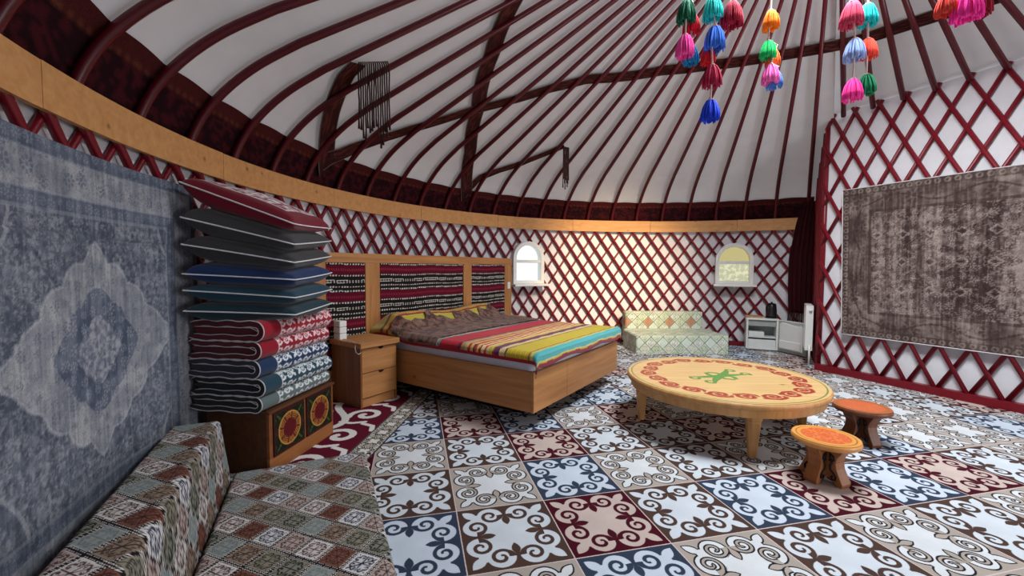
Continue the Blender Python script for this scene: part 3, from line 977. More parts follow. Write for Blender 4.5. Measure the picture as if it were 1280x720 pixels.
# ================================================================== FLOOR SOFAS: diamond patterned upholstery
def diamond(U, V, cell=.125, tone=0):
    """U, V metres on the cloth; diamonds stand on their points along U"""
    a = (U + V) * .7071 / cell; b = (U - V) * .7071 / cell
    ia = np.floor(a); ib = np.floor(b); fa = a - ia; fb = b - ib
    k = (np.mod(ia, 2) * 4 + np.mod(ib + 2 * np.floor(ia / 2), 4)).astype(int)
    if tone == 0:      # white with navy, tan, white with brown, olive; pink, khaki, rust, sage
        gr = np.array([(196, 196, 200), (134, 118, 104), (196, 190, 186), (122, 122, 110), (166, 152, 146), (130, 126, 112), (112, 74, 62), (138, 144, 140)], float)
        fi = np.array([(26, 30, 50), (62, 46, 38), (66, 44, 40), (18, 18, 18), (66, 40, 38), (48, 44, 38), (62, 34, 30), (104, 114, 118)], float)
    else:
        gr = np.array([(214, 220, 208), (196, 206, 184), (216, 220, 210), (190, 202, 180), (208, 212, 198), (196, 206, 184), (198, 208, 186), (204, 214, 204)], float)
        fi = np.array([(120, 130, 124), (140, 150, 126), (128, 134, 120), (116, 128, 106), (150, 146, 124), (140, 150, 126), (158, 172, 146), (176, 190, 178)], float)
        if tone == 2: gr[6] = (180, 136, 108); fi[6] = (164, 118, 92)
    G = gr[k]; Fg = fi[k]
    x = fa * 2 - 1; y = fb * 2 - 1
    ax_ = np.abs(x); ay_ = np.abs(y); A = np.maximum(ax_, ay_)
    p = np.maximum(ax_, ay_); q = np.minimum(ax_, ay_)
    r1 = np.hypot(p - .52, q - .26); t1 = np.arctan2(q - .26, p - .52)
    fret = (np.abs(r1 - .15 - .018 * t1) < .055) & (t1 < 2.3) | (r1 < .045)
    fret |= (np.abs(p - q) < .05) & (p > .60) & (p < .74)
    arms = (q < .045) & (p < .74)
    diag = (np.abs(x + y) < .06) & np.isin(k, (0, 1, 2, 5, 6)) | (np.abs(x - y) < .035) & np.isin(k, (4, 6))
    c = mixc(G, Fg, ((fret | arms) & (A < .80)) * (.85 if tone == 0 else .6))
    c = mixc(c, Fg * .85, (diag & (A < .80)) * (.9 if tone == 0 else .3))
    pale = np.isin(k, (0, 2))
    along = np.where(ax_ < ay_, x, y)
    dots = (np.abs(((along * 7) % 1) - .5) < .25).astype(float)
    c = np.where((pale & (A > .73) & (A < .845))[..., None], (208, 204, 202), c)
    c = mixc(c, G * 1.18, (~pale & (A > .80) & (A < .845)) * .7)
    if tone == 0:
        band = A > .845
        c = np.where(band[..., None], mixc((24, 21, 25), (222, 216, 210), (dots * ((A > .93) & (A < .985)) * np.where(ax_ < ay_, 1, .75))[..., None] if False else dots * ((A > .885) & (A < .95))), c)
    else:
        c = np.where((A > .90)[..., None], (120, 132, 112), c)
    return c


def soft_box(name, L, W, H, mat, parent, paint, rad=.03, step=.006, lean=0.0, faces='tfblr'):
    """upholstered block: x 0..L, y 0..W, z 0..H with rounded edges; paint(u, v) gives colours; the cloth runs over the edges"""
    # a section ring around x: front bottom -> front top -> back top -> back bottom
    def prof(n):
        pts = [];  seg = [(0, 0), (0, H - rad)]
        pts.append((0, 0)); k = max(2, int((H - rad) / step))
        for i in range(1, k + 1): pts.append((0, (H - rad) * i / k))
        for i in range(1, 7): a = pi * .5 * i / 6; pts.append((rad - rad * cos(a), H - rad + rad * sin(a)))
        k = max(2, int((W - 2 * rad) / step))
        for i in range(1, k + 1): pts.append((rad + (W - 2 * rad) * i / k, H))
        for i in range(1, 7): a = pi * .5 * i / 6; pts.append((W - rad + rad * sin(a), H - rad + rad * cos(a)))
        k = max(2, int((H - rad) / (step * 4)))
        for i in range(1, k + 1): pts.append((W, (H - rad) * (1 - i / k)))
        return np.array(pts)
    pr = prof(0); v = np.concatenate([[0], np.cumsum(np.hypot(*np.diff(pr, axis=0).T))])
    nu = int(L / step) + 1; u = np.linspace(0, L, nu)
    # ends bulge gently inwards at the rim
    endr = np.minimum(u, L - u); ins = np.where(endr < rad, rad - np.sqrt(np.maximum(0, rad ** 2 - (rad - endr) ** 2)), 0)
    P = np.zeros((nu, len(pr), 3)); P[..., 0] = u[:, None]
    cy, cz = W / 2, H / 2
    yy = pr[:, 0][None, :]; zz = pr[:, 1][None, :]
    P[..., 1] = np.clip(yy, ins[:, None], W - ins[:, None]) + lean * zz; P[..., 2] = np.minimum(zz, H - ins[:, None])
    U, V = np.meshgrid(u, v, indexing='ij')
    o = grid(name, P, paint(U, V), mat, parent)
    # painted end caps
    for x0, s, nm in ((0.0, 1, 'end_panel'), (L, -1, 'end_panel')):
        Yg, Zg = UVg(rad * .9, W - rad * .9, step * 1.5, 0, H - rad * .9, step * 1.5)
        Q = np.stack([np.full(Yg.shape, x0), Yg + lean * Zg, Zg], -1)
        if s > 0: Q = Q[::-1]; Yp = Yg[::-1]
        else: Yp = Yg
        grid(nm, Q, paint(Yp + 10, Zg), mat, parent)
    return o


# near one: a flat seat mat and a separate back block against the blue rug
er = np.array([.418, -.908]); rz = atan2(er[1], er[0])      # run of the sofa, towards the camera
Fo = np.array([-1.643, 2.444])
# local frame: x along er, y to the left of it (towards the room, since er points to the camera) 
tm = thing('seat_mat', 'flat floor seat mat of patterned diamonds in front of the back block, at bottom left', 'cushion', (Fo[0], Fo[1], .004), rz)
soft_box('mat_cover', 2.0, .74, .075, 'weave', tm, lambda U, V: diamond(U + .02, V + .03), .03, .0036)
tb = thing('back_block', 'thick back block in diamond cloth leaning on the blue wall rug', 'cushion', (Fo[0] + er[0] * 0 + .0, Fo[1] - .0, .004), rz)
o = soft_box('block_cover', 1.62, .235, .40, 'weave', tb, lambda U, V: diamond(U + .03, V + .05), .03, .0036, lean=-.13)
for ch in tb.children: ch.location = (0.0, -.24, 0)

# far one beneath the windows
sf = thing('floor_sofa', 'low pale green floor sofa in diamond cloth under the far lattice wall', 'sofa', (1.865, 6.27, .004), .015)
soft_box('seat', 1.40, .72, .28, 'weave', sf, lambda U, V: diamond(U + .05, V + .01, .127, 1), .025, .010)
o = bpy.data.objects.new('backrest', None)
bk = soft_box('backrest', 1.30, .20, .50, 'weave', sf, lambda U, V: diamond(U - .02, V - .06, .127, 2), .025, .010)
bpy.data.objects.remove(o)
for ch in sf.children:
    if ch.name.startswith('backrest'): ch.location = (.04, .735, .06)
ends = [ch for ch in sf.children if ch.name.startswith('end_panel')]
for ch in ends[2:]: ch.location = (.04, .735, .06)

# ================================================================== BED, HEADBOARD, NIGHTSTANDS
# bed frame of reference: x across the bed (d1), y from foot to head (d2)
BA = .962
d1 = np.array([cos(BA), sin(BA)]); d2 = np.array([-sin(BA), cos(BA)])
B0 = np.array([.174, 3.248]); BW, BL = 1.758, 2.0
bed = thing('bed', 'low double bed of pine boards floating on a recessed plinth', 'bed', (B0[0], B0[1], .009), BA)
MB().box(0, .03, .03, BL, .144, .467).build('side_board', 'pine_y', bed, bevel=.003)
MB().box(BW - .03, BW, .03, BL, .144, .467).build('side_board', 'pine_y', bed, bevel=.003)
MB().box(0, .56, 0, .03, .144, .467).build('foot_board', 'pine_x', bed, bevel=.003)
MB().box(.563, BW, 0, .03, .144, .467).build('foot_board', 'pine_x', bed, bevel=.003)
MB().box(.03, BW - .03, .03, BL, .150, .26).build('slat_base', 'pine_x', bed)
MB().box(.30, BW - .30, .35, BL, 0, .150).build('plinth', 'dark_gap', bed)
mt = thing('mattress', 'mattress under a white sheet lying in the pine bed', 'mattress', (B0[0], B0[1], .264), BA)


def rounded_slab(name, x0, x1, y0, y1, z0, z1, r, mat, parent, n=7):
    bm = bmesh.new()
    m = Matrix.Translation(((x0 + x1) / 2, (y0 + y1) / 2, (z0 + z1) / 2)) @ Matrix.Diagonal((x1 - x0, y1 - y0, z1 - z0, 1))
    bmesh.ops.create_cube(bm, size=1, matrix=m)
    bmesh.ops.bevel(bm, geom=bm.edges[:], offset=r, segments=4, affect='EDGES', profile=.5)
    me = bpy.data.meshes.new(name); bm.to_mesh(me); bm.free(); smooth_all(me)
    return link_mesh(name, me, mat, parent)


rounded_slab('sheet', .034, BW - .034, .034, BL - .03, 0, .34, .05, 'sheet', mt)

# striped bedspread. a = metres from the foot along the top
STR = [(.00, (132, 22, 44)), (.035, (206, 178, 60)), (.05, (150, 190, 170)), (.055, (78, 168, 170)), (.125, (196, 190, 90)), (.155, (150, 92, 60)), (.172, (196, 172, 40)),
       (.375, (206, 178, 48)), (.385, (60, 40, 50)), (.40, (220, 190, 140)), (.45, (96, 44, 84)), (.50, (150, 60, 60)), (.52, (206, 186, 70)), (.56, (226, 200, 150)), (.585, (200, 60, 40)),
       (.61, (232, 214, 160)), (.64, (176, 28, 34)), (.665, (222, 196, 120)), (.69, (206, 74, 40)), (.71, (120, 40, 60)), (.73, (226, 186, 120)), (.76, (196, 40, 40)), (.79, (214, 178, 90)), (.82, (88, 160, 160)),
       (.84, (214, 120, 50)), (.87, (86, 26, 60)), (.90, (186, 22, 44)), (1.13, (96, 150, 160)), (1.155, (210, 196, 160)), (1.175, (70, 110, 120)), (1.20, (180, 150, 80)), (1.4, (120, 90, 60)), (1.64, (186, 172, 66)), (1.84, (150, 40, 44)), (1.87, (196, 150, 60)),
       (1.92, (120, 84, 50)), (1.96, (196, 178, 80)), (2.1, (180, 160, 70))]
DROP = .13


def bed_h(x, y):
    """height of the bed top above the floor; y from the foot"""
    hump = np.exp(-((y - 1.80) / .22) ** 2) * .18 * (.9 + .1 * np.sin(x * 5)) * np.clip((x + .02) / .12, 0, 1) * np.clip((BW - x) / .12, 0, 1)
    return .625 + hump + .006 * (fbm(x * 6, y * 6, 3) - .5)


U_, V_ = UVg(-.07, BW + .09, .012, -DROP, 2.01, .009)
rx = np.clip(U_, .02, BW - .01); ry = np.clip(V_, .0, 2.0)
hgt = bed_h(rx, ry)
du = np.maximum(0, .02 - U_) + np.maximum(0, U_ - BW + .01); dv = np.maximum(0, -V_)
wob = .012 * np.sin(U_ * 14) * (dv / DROP) + .006 * np.sin(U_ * 31)
X = rx - np.where(U_ < .02, np.minimum(du, .035), 0) + np.where(U_ > BW - .01, np.minimum(du, .03), 0)
Y = ry - np.minimum(dv, .03)
Z = hgt - np.maximum(0, du - .008) * 1.0 - np.maximum(0, dv - .02) * (1.0 + .12 * np.sin(U_ * 9)) - .18 * du * dv / .01 * .12
a = V_ + DROP
bnd = np.array([s for s, _ in STR]); cols = np.array([c_ for _, c_ in STR], float)
aw = a + .004 * np.sin(U_ * 25)
ix = np.clip(np.searchsorted(bnd, aw, side='right') - 1, 0, len(STR) - 1)
c = cols[ix]
rib = .86 + .14 * (np.sin(a * 2 * pi / .022) > -.3)
c = c * rib[..., None]
c = np.where((U_ < -.045)[..., None], (150, 22, 40), c); c = np.where((U_ > BW + .065)[..., None], (150, 22, 40), c)
sp = thing('bedspread', 'striped bedspread in red, yellow and turquoise spread over the whole bed', 'blanket', (B0[0], B0[1], .005), BA)
grid('striped_cloth', np.stack([X, Y, Z], -1), c, 'soft_weave', sp, thick=-.008)

# brown throw on the upper half of the bed, its head edge ruffled
U_, V_ = UVg(-.055, BW + .02, .009, 0, 1, .008)
ruf = .045 * np.sin(U_ * 13 + 1.3) + .03 * np.sin(U_ * 29) + .06 * (fbm(U_ * 4, U_ * 0 + 2, 9) - .5)
y0 = 1.03 + .02 * np.sin(U_ * 3); y1 = 1.64 + ruf
V2 = y0 + (y1 - y0) * V_
rx = np.clip(U_, .02, BW - .01)
hgt = bed_h(rx, V2)
wr = fbm(U_ * 7, V2 * 5 + U_ * 2, 13, 4)
amp = .018 + .045 * np.exp(-((V_ - .95) / .22) ** 2)
Zt = hgt + .014 + amp * np.abs(wr - .35) * 1.6
du = np.maximum(0, .02 - U_)
X = rx - np.minimum(du, .05) + np.where(U_ > BW - .01, U_ - BW + .01, 0); Zt = Zt - np.maximum(0, du - .01)
pa = fbm(U_ * 26 + wr * 3, V2 * 26, 5, 3); pa2 = fbm(U_ * 60, V2 * 60, 6, 2)
c = mixc((62, 42, 40), (112, 84, 72), np.clip((pa - .4) * 5, 0, 1)); c = mixc(c, (128, 62, 54), (np.abs(pa - .5) < .03) * .8); c = mixc(c, (140, 130, 108), (np.abs(pa2 - .5) < .03) * .6)
th_ = thing('throw', 'rumpled brown paisley throw lying over the head half of the bedspread', 'blanket', (B0[0], B0[1], .005), BA)
grid('paisley_cloth', np.stack([X, V2, Zt], -1), c, 'soft_weave', th_, thick=-.006)

# headboard: x along d1, y = 0 front face, grows towards the wall
H0 = B0 + d2 * (BL + .01)
hb = thing('headboard', 'long pine headboard with three woven striped panels behind bed and nightstands', 'headboard', (H0[0], H0[1], .009), BA)
HL, HR = -.62, 2.56
MB().box(HL, HR, -.005, .035, 1.325, 1.42).build('top_rail', 'pine_x', hb, bevel=.003)
MB().box(HL, HR, .0, .035, .06, .28).build('bottom_rail', 'pine_x', hb, bevel=.003)
POSTS = [(HL, HL + .12), (-.063, .115), (1.454, 1.616), (2.39, 2.56)]
for x0, x1 in POSTS: MB().box(x0, x1, -.004, .035, .0, 1.324).build('post', 'pine_z', hb, bevel=.003)
for (a0, a1), (b0, b1) in zip(POSTS[:-1], POSTS[1:]):
    Xg, Zg = UVg(a1, b0, .006, .28, 1.325, .005)
    q = ((1.325 - Zg) + .02 + .004 * np.sin(Xg * 9)) % .27
    c = np.broadcast_to(np.array((28, 24, 26), float), Xg.shape + (3,))
    red = (q > .045) & (q < .135)
    c = np.where(red[..., None], (92, 14, 38), c)
    c = np.where((red & (np.abs(q - .09) < .012) & (np.sin(Xg * 260) > 0))[..., None], (132, 44, 52), c)
    for q0, q1 in ((.024, .038), (.141, .153), (.252, .264)):
        c = np.where(((q > q0) & (q < q1) & ~((np.abs(q - (q0 + q1) / 2) < .006) & (np.sin(Xg * 200) > .1)))[..., None], (206, 198, 188), c)
    w2_ = (q > .192) & (q < .221)
    tri = np.abs(((Xg / .034) % 1) - .5) * 2
    c = np.where((w2_ & ~((np.abs(q - .207) < .011) & (tri < .62)))[..., None], (208, 202, 192), c)
    c = np.where((w2_ & (np.abs(q - .207) < .004))[..., None], (60, 56, 56), c)
    y = .012 + .003 * np.sin(Zg * 60)
    grid('woven_panel', np.stack([Xg, y, Zg], -1), c, 'weave', hb, thick=-.004)
sw = MB().box(2.45, 2.51, -.016, -.004, .96, 1.06).build('switch_plate', 'white_plastic', hb, bevel=.003)
sw['label'] = 'white double switch plate'
MB().box(2.462, 2.498, -.021, -.016, .972, 1.006).build('rocker', 'white_plastic', sw, bevel=.002)
MB().box(2.462, 2.498, -.021, -.016, 1.012, 1.046).build('rocker', 'white_plastic', sw, bevel=.002)


def nightstand(x0, x1, label):
    """coordinates as the headboard; y negative towards the room"""
    o = H0 + d1 * x0 - d2 * .465
    t = thing('nightstand', label, 'nightstand', (o[0], o[1], .009), BA, 'pine nightstands')
    w = x1 - x0
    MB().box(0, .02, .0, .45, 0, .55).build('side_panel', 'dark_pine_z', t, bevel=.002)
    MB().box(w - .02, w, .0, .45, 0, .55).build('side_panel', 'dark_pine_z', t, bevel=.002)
    MB().box(.02, w - .02, .43, .45, .08, .55).build('back_panel', 'pine_x', t)
    MB().box(.02, w - .02, .012, .03, 0, .085).build('plinth', 'pine_x', t, bevel=.002)
    MB().box(.02, w - .02, .03, .43, .085, .1).build('bottom_panel', 'pine_x', t)
    MB().box(-.02, w + .012, -.035, .455, .55, .60).build('top', 'pine_x', t, bevel=.006)
    for z0, z1 in ((.095, .315), (.322, .54)):
        cxm = w * .54; r = .030
        poly = [(.012, z0), (w - .012, z0), (w - .012, z1)] + [(cxm + r * cos(a), z1 - r * .72 * sin(a)) for a in np.linspace(0, pi, 9)] + [(.012, z1)]
        d = MB().prism(poly, 1, -.006, .012).build('drawer', 'pine_x', t)
        MB().prism([(cxm + (r + .004) * cos(a), z1 - .001 - (r + .004) * .75 * sin(a)) for a in np.linspace(0, pi, 9)], 1, .004, .010).build('notch_shade', 'dark_gap', d)  # dark half disc behind the finger cut-out, painting the shade of the hollow
    return t


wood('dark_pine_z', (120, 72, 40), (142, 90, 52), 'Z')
nightstand(-.462, -.055, 'pine nightstand with two drawers, left of the bed')
nightstand(1.80, 2.21, 'pine nightstand beyond the bed, only its top showing')
wb = thing('white_box', 'small white box with dark seams standing on the near nightstand', 'box', (-1.62, 4.0, .6065), BA)
for k, z in enumerate((.0, .06, .12)):
    MB().box(-.055, .02, -.05, .05, z, z + .056).build('tier', 'white_plastic', wb, bevel=.006)
MB().box(-.05, .016, -.045, .045, .05, .125).build('seam', 'grey_plastic', wb)
cb_ = [(-1.585, 3.96, .611), (-1.53, 3.90, .611), (-1.46, 3.83, .612), (-1.405, 3.775, .606), (-1.40, 3.74, .57), (-1.39, 3.735, .53), (-1.37, 3.745, .51), (-1.345, 3.77, .53), (-1.335, 3.78, .57), (-1.34, 3.80, .607), (-1.39, 3.86, .611)]
tag(MB().tube(cb_, .004, 6).build('cable', 'cord', smooth=True), 'thin pale cable looping over the corner of the near nightstand', 'cable')

# ================================================================== CHEST WITH FOLDED MATTRESSES AND PILLOWS
KA = atan2(.988, .152)
ch = thing('chest', 'dark wooden chest with two green painted doors under the bedding stack', 'chest', (-1.478, 2.53, .0095), KA)
CL, CD, CH = .68, .43, .40      # x along the front, y into the wall
MB().box(0, .018, .02, CD, .0, CH).build('side_panel', 'dark_wood', ch, bevel=.002)
MB().box(CL - .018, CL, .02, CD, .0, CH).build('side_panel', 'dark_wood', ch, bevel=.002)
MB().box(.018, CL - .018, .03, CD - .02, .02, .04).build('bottom_panel', 'dark_wood', ch)
MB().box(.018, CL - .018, CD - .02, CD, .02, CH - .02).build('back_panel', 'dark_wood', ch)
MB().box(-.008, CL + .008, -.01, CD, CH - .018, CH).build('lid', 'dark_wood', ch, bevel=.003)
MB().box(0, CL, .0, .02, 0, .10).build('plinth', 'chest_wood_x', ch, bevel=.003)
for x0, x1 in ((0, .03), (CL / 2 - .012, CL / 2 + .012), (CL - .03, CL)):
    MB().box(x0, x1, 0, .02, .10, CH - .018).build('stile', 'chest_wood', ch, bevel=.002)
for x0, x1 in ((.032, CL / 2 - .014), (CL / 2 + .014, CL - .032)):
    Xg, Zg = UVg(x0, x1, .0035, .104, CH - .022, .0035)
    w = x1 - x0; cx_ = (x0 + x1) / 2; cz_ = (.104 + CH - .022) / 2
    dx = Xg - cx_; dz = Zg - cz_; r = np.hypot(dx, dz); an = np.arctan2(dz, dx)
    F = motif(dx / (w / 2), dz / .14)
    c = mixc((46, 58, 30), (20, 26, 16), ((np.abs(F) < .05)).astype(float)); c = mixc(c, (96, 106, 48), (np.abs(F - .09) < .02) * .5)
    c = mixc(c, (70, 18, 22), (((np.abs(dx) + np.abs(dz)) < .135) & (r > .1)).astype(float))
    c = np.where((r < .108)[..., None], (90, 20, 26), c)
    c = np.where(((r > .098) & (r < .108))[..., None], (180, 134, 62), c)
    key = (np.abs(((r - .062) / .012) % 1 - .5) < .22) & (r > .058) & (r < .096) & (np.sin(an * 8) + .4 * np.sin(an * 16) > -.25)
    spk = (r > .058) & (r < .096) & (np.abs(np.sin(an * 4 + .4)) < .12)
    c = np.where((key | spk)[..., None], (172, 120, 52), c)
    c = np.where((np.minimum(np.minimum(Xg - x0, x1 - Xg), np.minimum(Zg - .104, CH - .022 - Zg)) < .012)[..., None], (58, 24, 22), c)
    grid('painted_door', np.stack([Xg, np.full(Xg.shape, .004), Zg], -1), c, 'print', ch, thick=-.012)

# folded floor mattresses: a section (d into the wall, z) swept along the front
def korpe(z0, h, outer, inner, label, seed, dx=0.0, dep=.52, pat=((226, 222, 220))):
    rnd = random.Random(seed)
    t = thing('folded_mattress', label, 'mattress', (-1.452 - dx * .988, 2.475 + dx * .152, z0), KA, 'folded floor mattresses on the chest')
    L = .70; th = h * .30; R = (h - th) / 2
    ctr = []
    nb = 14
    for i in range(nb): ctr.append((dep - (dep - R - .03) * i / nb, th / 2 + .004 * math.sin(i + seed)))
    for i in range(13): a = -pi / 2 - pi * i / 12; ctr.append((R + .03 + R * cos(a) * 1.0, th / 2 + R + R * sin(a)))
    for i in range(1, nb + 1): ctr.append((R + .03 + (dep - .04 - R) * i / nb, h - th / 2 + .004 * math.sin(i * 1.3 + seed)))
    ctr = np.array(ctr); d = np.gradient(ctr, axis=0); d /= np.linalg.norm(d, axis=1)[:, None]; nr = np.stack([-d[:, 1], d[:, 0]], -1)
    taper = np.minimum(1, np.minimum(np.arange(len(ctr)), np.arange(len(ctr))[::-1]) / 1.5 + .25)[:, None]
    sgn = -1 if np.dot(nr[nb + 6], np.array([-1, 0])) < 0 else 1
    outr = ctr + sgn * nr * th / 2 * taper; innr = ctr - sgn * nr * th / 2 * taper
    # outer skin, finely divided for its printed ornament
    arc = np.concatenate([[0], np.cumsum(np.hypot(*np.diff(outr, axis=0).T))])
    sa = np.linspace(0, arc[-1], 220); oy_ = np.interp(sa, arc, outr[:, 0]); oz_ = np.interp(sa, arc, outr[:, 1])
    ux = np.linspace(0, L, 110)
    Ug, Sg = np.meshgrid(ux, sa, indexing='ij')
    mid = arc[nb + 6]
    v = (Sg - mid)
    F = motif(((Ug - .17) / .13 % 1) * 2 - 1, np.clip(v / .075, -1.3, 1.3))
    edge = (Ug > .15) & (np.abs(v) < .085)
    F2 = motif((((Ug - .10) / .2) % 1) * 2 - 1, (v / .2 % 1) * 2 - 1)
    c = mixc(outer, pat, ((Ug > .16) & (F2 > 0)).astype(float))
    c = np.where((np.abs(Ug - .155) < .004)[..., None], (216, 212, 212), c)
    P = np.zeros(Ug.shape + (3,)); P[..., 0] = Ug; P[..., 1] = oy_[None, :]; P[..., 2] = oz_[None, :]
    grid('printed_cover', P, c, 'soft_weave', t)
    # lining and ends
    mb = MB(); n = len(ctr)
    vs = [(0, p[0], p[1]) for p in outr] + [(0, p[0], p[1]) for p in innr] + [(L, p[0], p[1]) for p in outr] + [(L, p[0], p[1]) for p in innr]
    fs = []
    for i in range(n - 1):
        fs += [(i, i + 1, n + i + 1, n + i), (2 * n + i, 2 * n + i + 1, 3 * n + i + 1, 3 * n + i), (n + i, n + i + 1, 3 * n + i + 1, 3 * n + i)]
    fs += [(0, n, 3 * n, 2 * n), (n - 1, 2 * n - 1, 4 * n - 1, 3 * n - 1)]
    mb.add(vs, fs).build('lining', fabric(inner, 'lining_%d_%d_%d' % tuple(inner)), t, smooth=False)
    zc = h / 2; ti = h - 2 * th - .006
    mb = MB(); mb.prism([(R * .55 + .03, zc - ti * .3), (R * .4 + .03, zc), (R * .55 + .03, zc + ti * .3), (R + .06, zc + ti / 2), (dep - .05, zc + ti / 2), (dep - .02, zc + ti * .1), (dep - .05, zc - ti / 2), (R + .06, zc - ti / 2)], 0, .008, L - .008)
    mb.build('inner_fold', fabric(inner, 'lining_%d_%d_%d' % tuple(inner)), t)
    mb = MB()
    mb.tube([(0, p[0], p[1]) for p in outr], .0035, 5); mb.tube([(0, p[0], p[1]) for p in innr[1:-1]], .0025, 5)
    mb.tube([(0.004, R * .4 + .035, zc), (0.004, R + .06, zc + ti / 2), (0.004, dep - .05, zc + ti / 2)], .0025, 5)
    mb.build('piping', 'piping', t, smooth=True)
    return t


zz = .4155
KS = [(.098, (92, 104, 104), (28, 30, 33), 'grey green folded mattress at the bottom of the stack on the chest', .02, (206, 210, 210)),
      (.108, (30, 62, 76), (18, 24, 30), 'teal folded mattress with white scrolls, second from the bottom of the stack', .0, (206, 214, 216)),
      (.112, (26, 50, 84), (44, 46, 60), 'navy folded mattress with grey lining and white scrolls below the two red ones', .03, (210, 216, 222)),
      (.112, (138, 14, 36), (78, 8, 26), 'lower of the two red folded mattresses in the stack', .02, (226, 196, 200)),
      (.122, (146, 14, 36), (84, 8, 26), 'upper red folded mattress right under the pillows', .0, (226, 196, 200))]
for i, (h, oc, ic, lb, dx, pt_) in enumerate(KS):
    korpe(zz, h, oc, ic, lb, i * 3 + 1, dx, pat=pt_); zz += h + .0005


SEAMS = [(1.035, 1.00, 1.03), (1.155, 1.105, 1.13), (1.25, 1.215, 1.25), (1.42, 1.32, 1.37), (1.575, 1.43, 1.48), (1.775, 1.555, 1.57)]
STACK_TOP = zz


def pillow(level, c, label, pc=(206, 204, 206), top=None, shift=0.0, th=.068):
    """corners: L by the wall, N nearest, R along the front; seam heights from SEAMS; each pillow fills half the gap to its neighbours"""
    zL, zN, zR = SEAMS[level]
    L = np.array([-1.90 + shift, 2.43]); N = np.array([-1.325 + shift * .5, 2.575]); R = np.array([-1.31 + shift * .3, 3.07])
    F = L + R - N
    org = N
    t = thing('pillow', label, 'pillow', (float(N[0]), float(N[1]), zN - th), 0, 'pillows on the bedding stack')
    n = 41; g = np.linspace(-1, 1, n); U, V = np.meshgrid(g, g, indexing='ij')
    pin = 1 - .07 * (1 - U ** 2) * (V ** 2) - .0
    uu = U * (1 - .075 * (1 - V ** 2) * np.abs(U) ** 2); vv = V * (1 - .075 * (1 - U ** 2) * np.abs(V) ** 2)
    a = (1 - uu) / 2; b = (1 + vv) / 2
    xy = (N[None, None] + a[..., None] * (L - N) + b[..., None] * (R - N)) - N
    zs = (zL - zN) * a + (zR - zN) * b + th + .010 * np.sin(U * 4 + 1) * (1 - V ** 2) + .010 * np.sin(V * 5 + 2) * (1 - U ** 2)
    full = np.clip((1 - np.abs(U) ** 7) * (1 - np.abs(V) ** 7), 0, 1) ** .5
    def seam(k): return SEAMS[k][1] + (SEAMS[k][0] - SEAMS[k][1]) * a + (SEAMS[k][2] - SEAMS[k][1]) * b
    here = seam(level)
    up = (seam(level + 1) - here) * .495 if level + 1 < len(SEAMS) else th + 0 * a
    dn = (here - seam(level - 1)) * .495 if level > 0 else np.minimum(np.maximum(here - STACK_TOP - .002, .004), .06)
    soft = 1 if level + 1 < len(SEAMS) else 1 + .12 * (fbm(U * 2 + 9, V * 2, 3) - .5)
    mat = 'soft_weave'
    for sg in (1, -1):
        P = np.zeros((n, n, 3)); P[..., :2] = xy; P[..., 2] = zs + (up * full * soft if sg == 1 else -dn * full)
        cc = np.broadcast_to(np.array(c, float), P.shape)
        if sg == 1 and top: cc = top(U, V, cc)
        if sg == -1: P = P[:, ::-1]; cc = cc[:, ::-1]
        grid('top_cover' if sg == 1 else 'under_cover', P, cc, mat, t)
    ring = [(-1, v) for v in g[::4]] ; idx = [(0, j) for j in range(0, n, 4)] + [(i, n - 1) for i in range(4, n, 4)] + [(n - 1, j) for j in range(n - 5, -1, -4)] + [(i, 0) for i in range(n - 5, -1, -4)]
    MB().tube([(float(xy[i, j, 0]), float(xy[i, j, 1]), float(zs[i, j])) for i, j in idx], .0045, 6, cap=False).build('piping', plain('pp', pc, .8, .05) if 'pp' not in MAT else 'pp', t, smooth=True)
    return t


def red_top(U, V, c):
    pan = (np.abs(U) < .78) & (np.abs(V) < .72) & (np.abs(np.abs(V - .0)) > .05)
    F = motif(((U + .78) / .78 % 1) * 2 - 1, ((V + .72) / .72 % 1) * 2 - 1)
    c = np.where(pan[..., None], (224, 210, 212), c)
    return np.where((pan & (F > 0) & (F < .16))[..., None], (110, 16, 40), c)


pillow(0, (22, 48, 58), 'dark teal pillow, lowest of the pillows on the stack')
pillow(1, (26, 58, 74), 'teal pillow, second from the bottom among the pillows')
pillow(2, (20, 44, 84), 'navy blue pillow in the middle of the pile of pillows')
pillow(3, (52, 52, 54), 'charcoal grey pillow lying on the navy one')
pillow(4, (56, 56, 58), 'charcoal grey pillow directly beneath the burgundy pillow')
pillow(5, (104, 10, 32), 'burgundy pillow with white ornament panels on top of the pile', top=red_top, th=.07)

# ================================================================== TABLE AND STOOLS
TB = thing('low_table', 'low round pine table painted with a red scroll ring and green horns', 'table', (1.74, 3.47, .004), 0)
TR = .75
Ra, Th = UVg(.004, TR - .012, .0055, 0, 2 * pi - 2 * pi / 460, 2 * pi / 460)
X, Y = Ra * np.cos(Th), Ra * np.sin(Th)
NS = 24
NS = 20
xs_ = ((Th / (2 * pi) * NS) % 1) * 2 - 1; par = np.where(np.floor(Th / (2 * pi) * NS) % 2 == 0, 1.0, -1.0)
ys_ = (Ra - .57) / .088 * par
rho = np.hypot(xs_ * .82, ys_); an = np.arctan2(ys_, xs_)
u = (-an) / (2 * pi); u = u - np.floor(u)
spr = (np.abs(rho - (.78 - .40 * u)) < .15) | ((np.abs(rho - (.38 - .40 * u)) < .14) & (u < .9)) | (rho < .12)
con = (np.abs(ys_ + .72 - .35 * np.abs(xs_)) < .17) & (np.abs(ys_) < 1.0)
red = (spr & (rho < .98) | con) & (np.abs(Ra - .57) < .092)
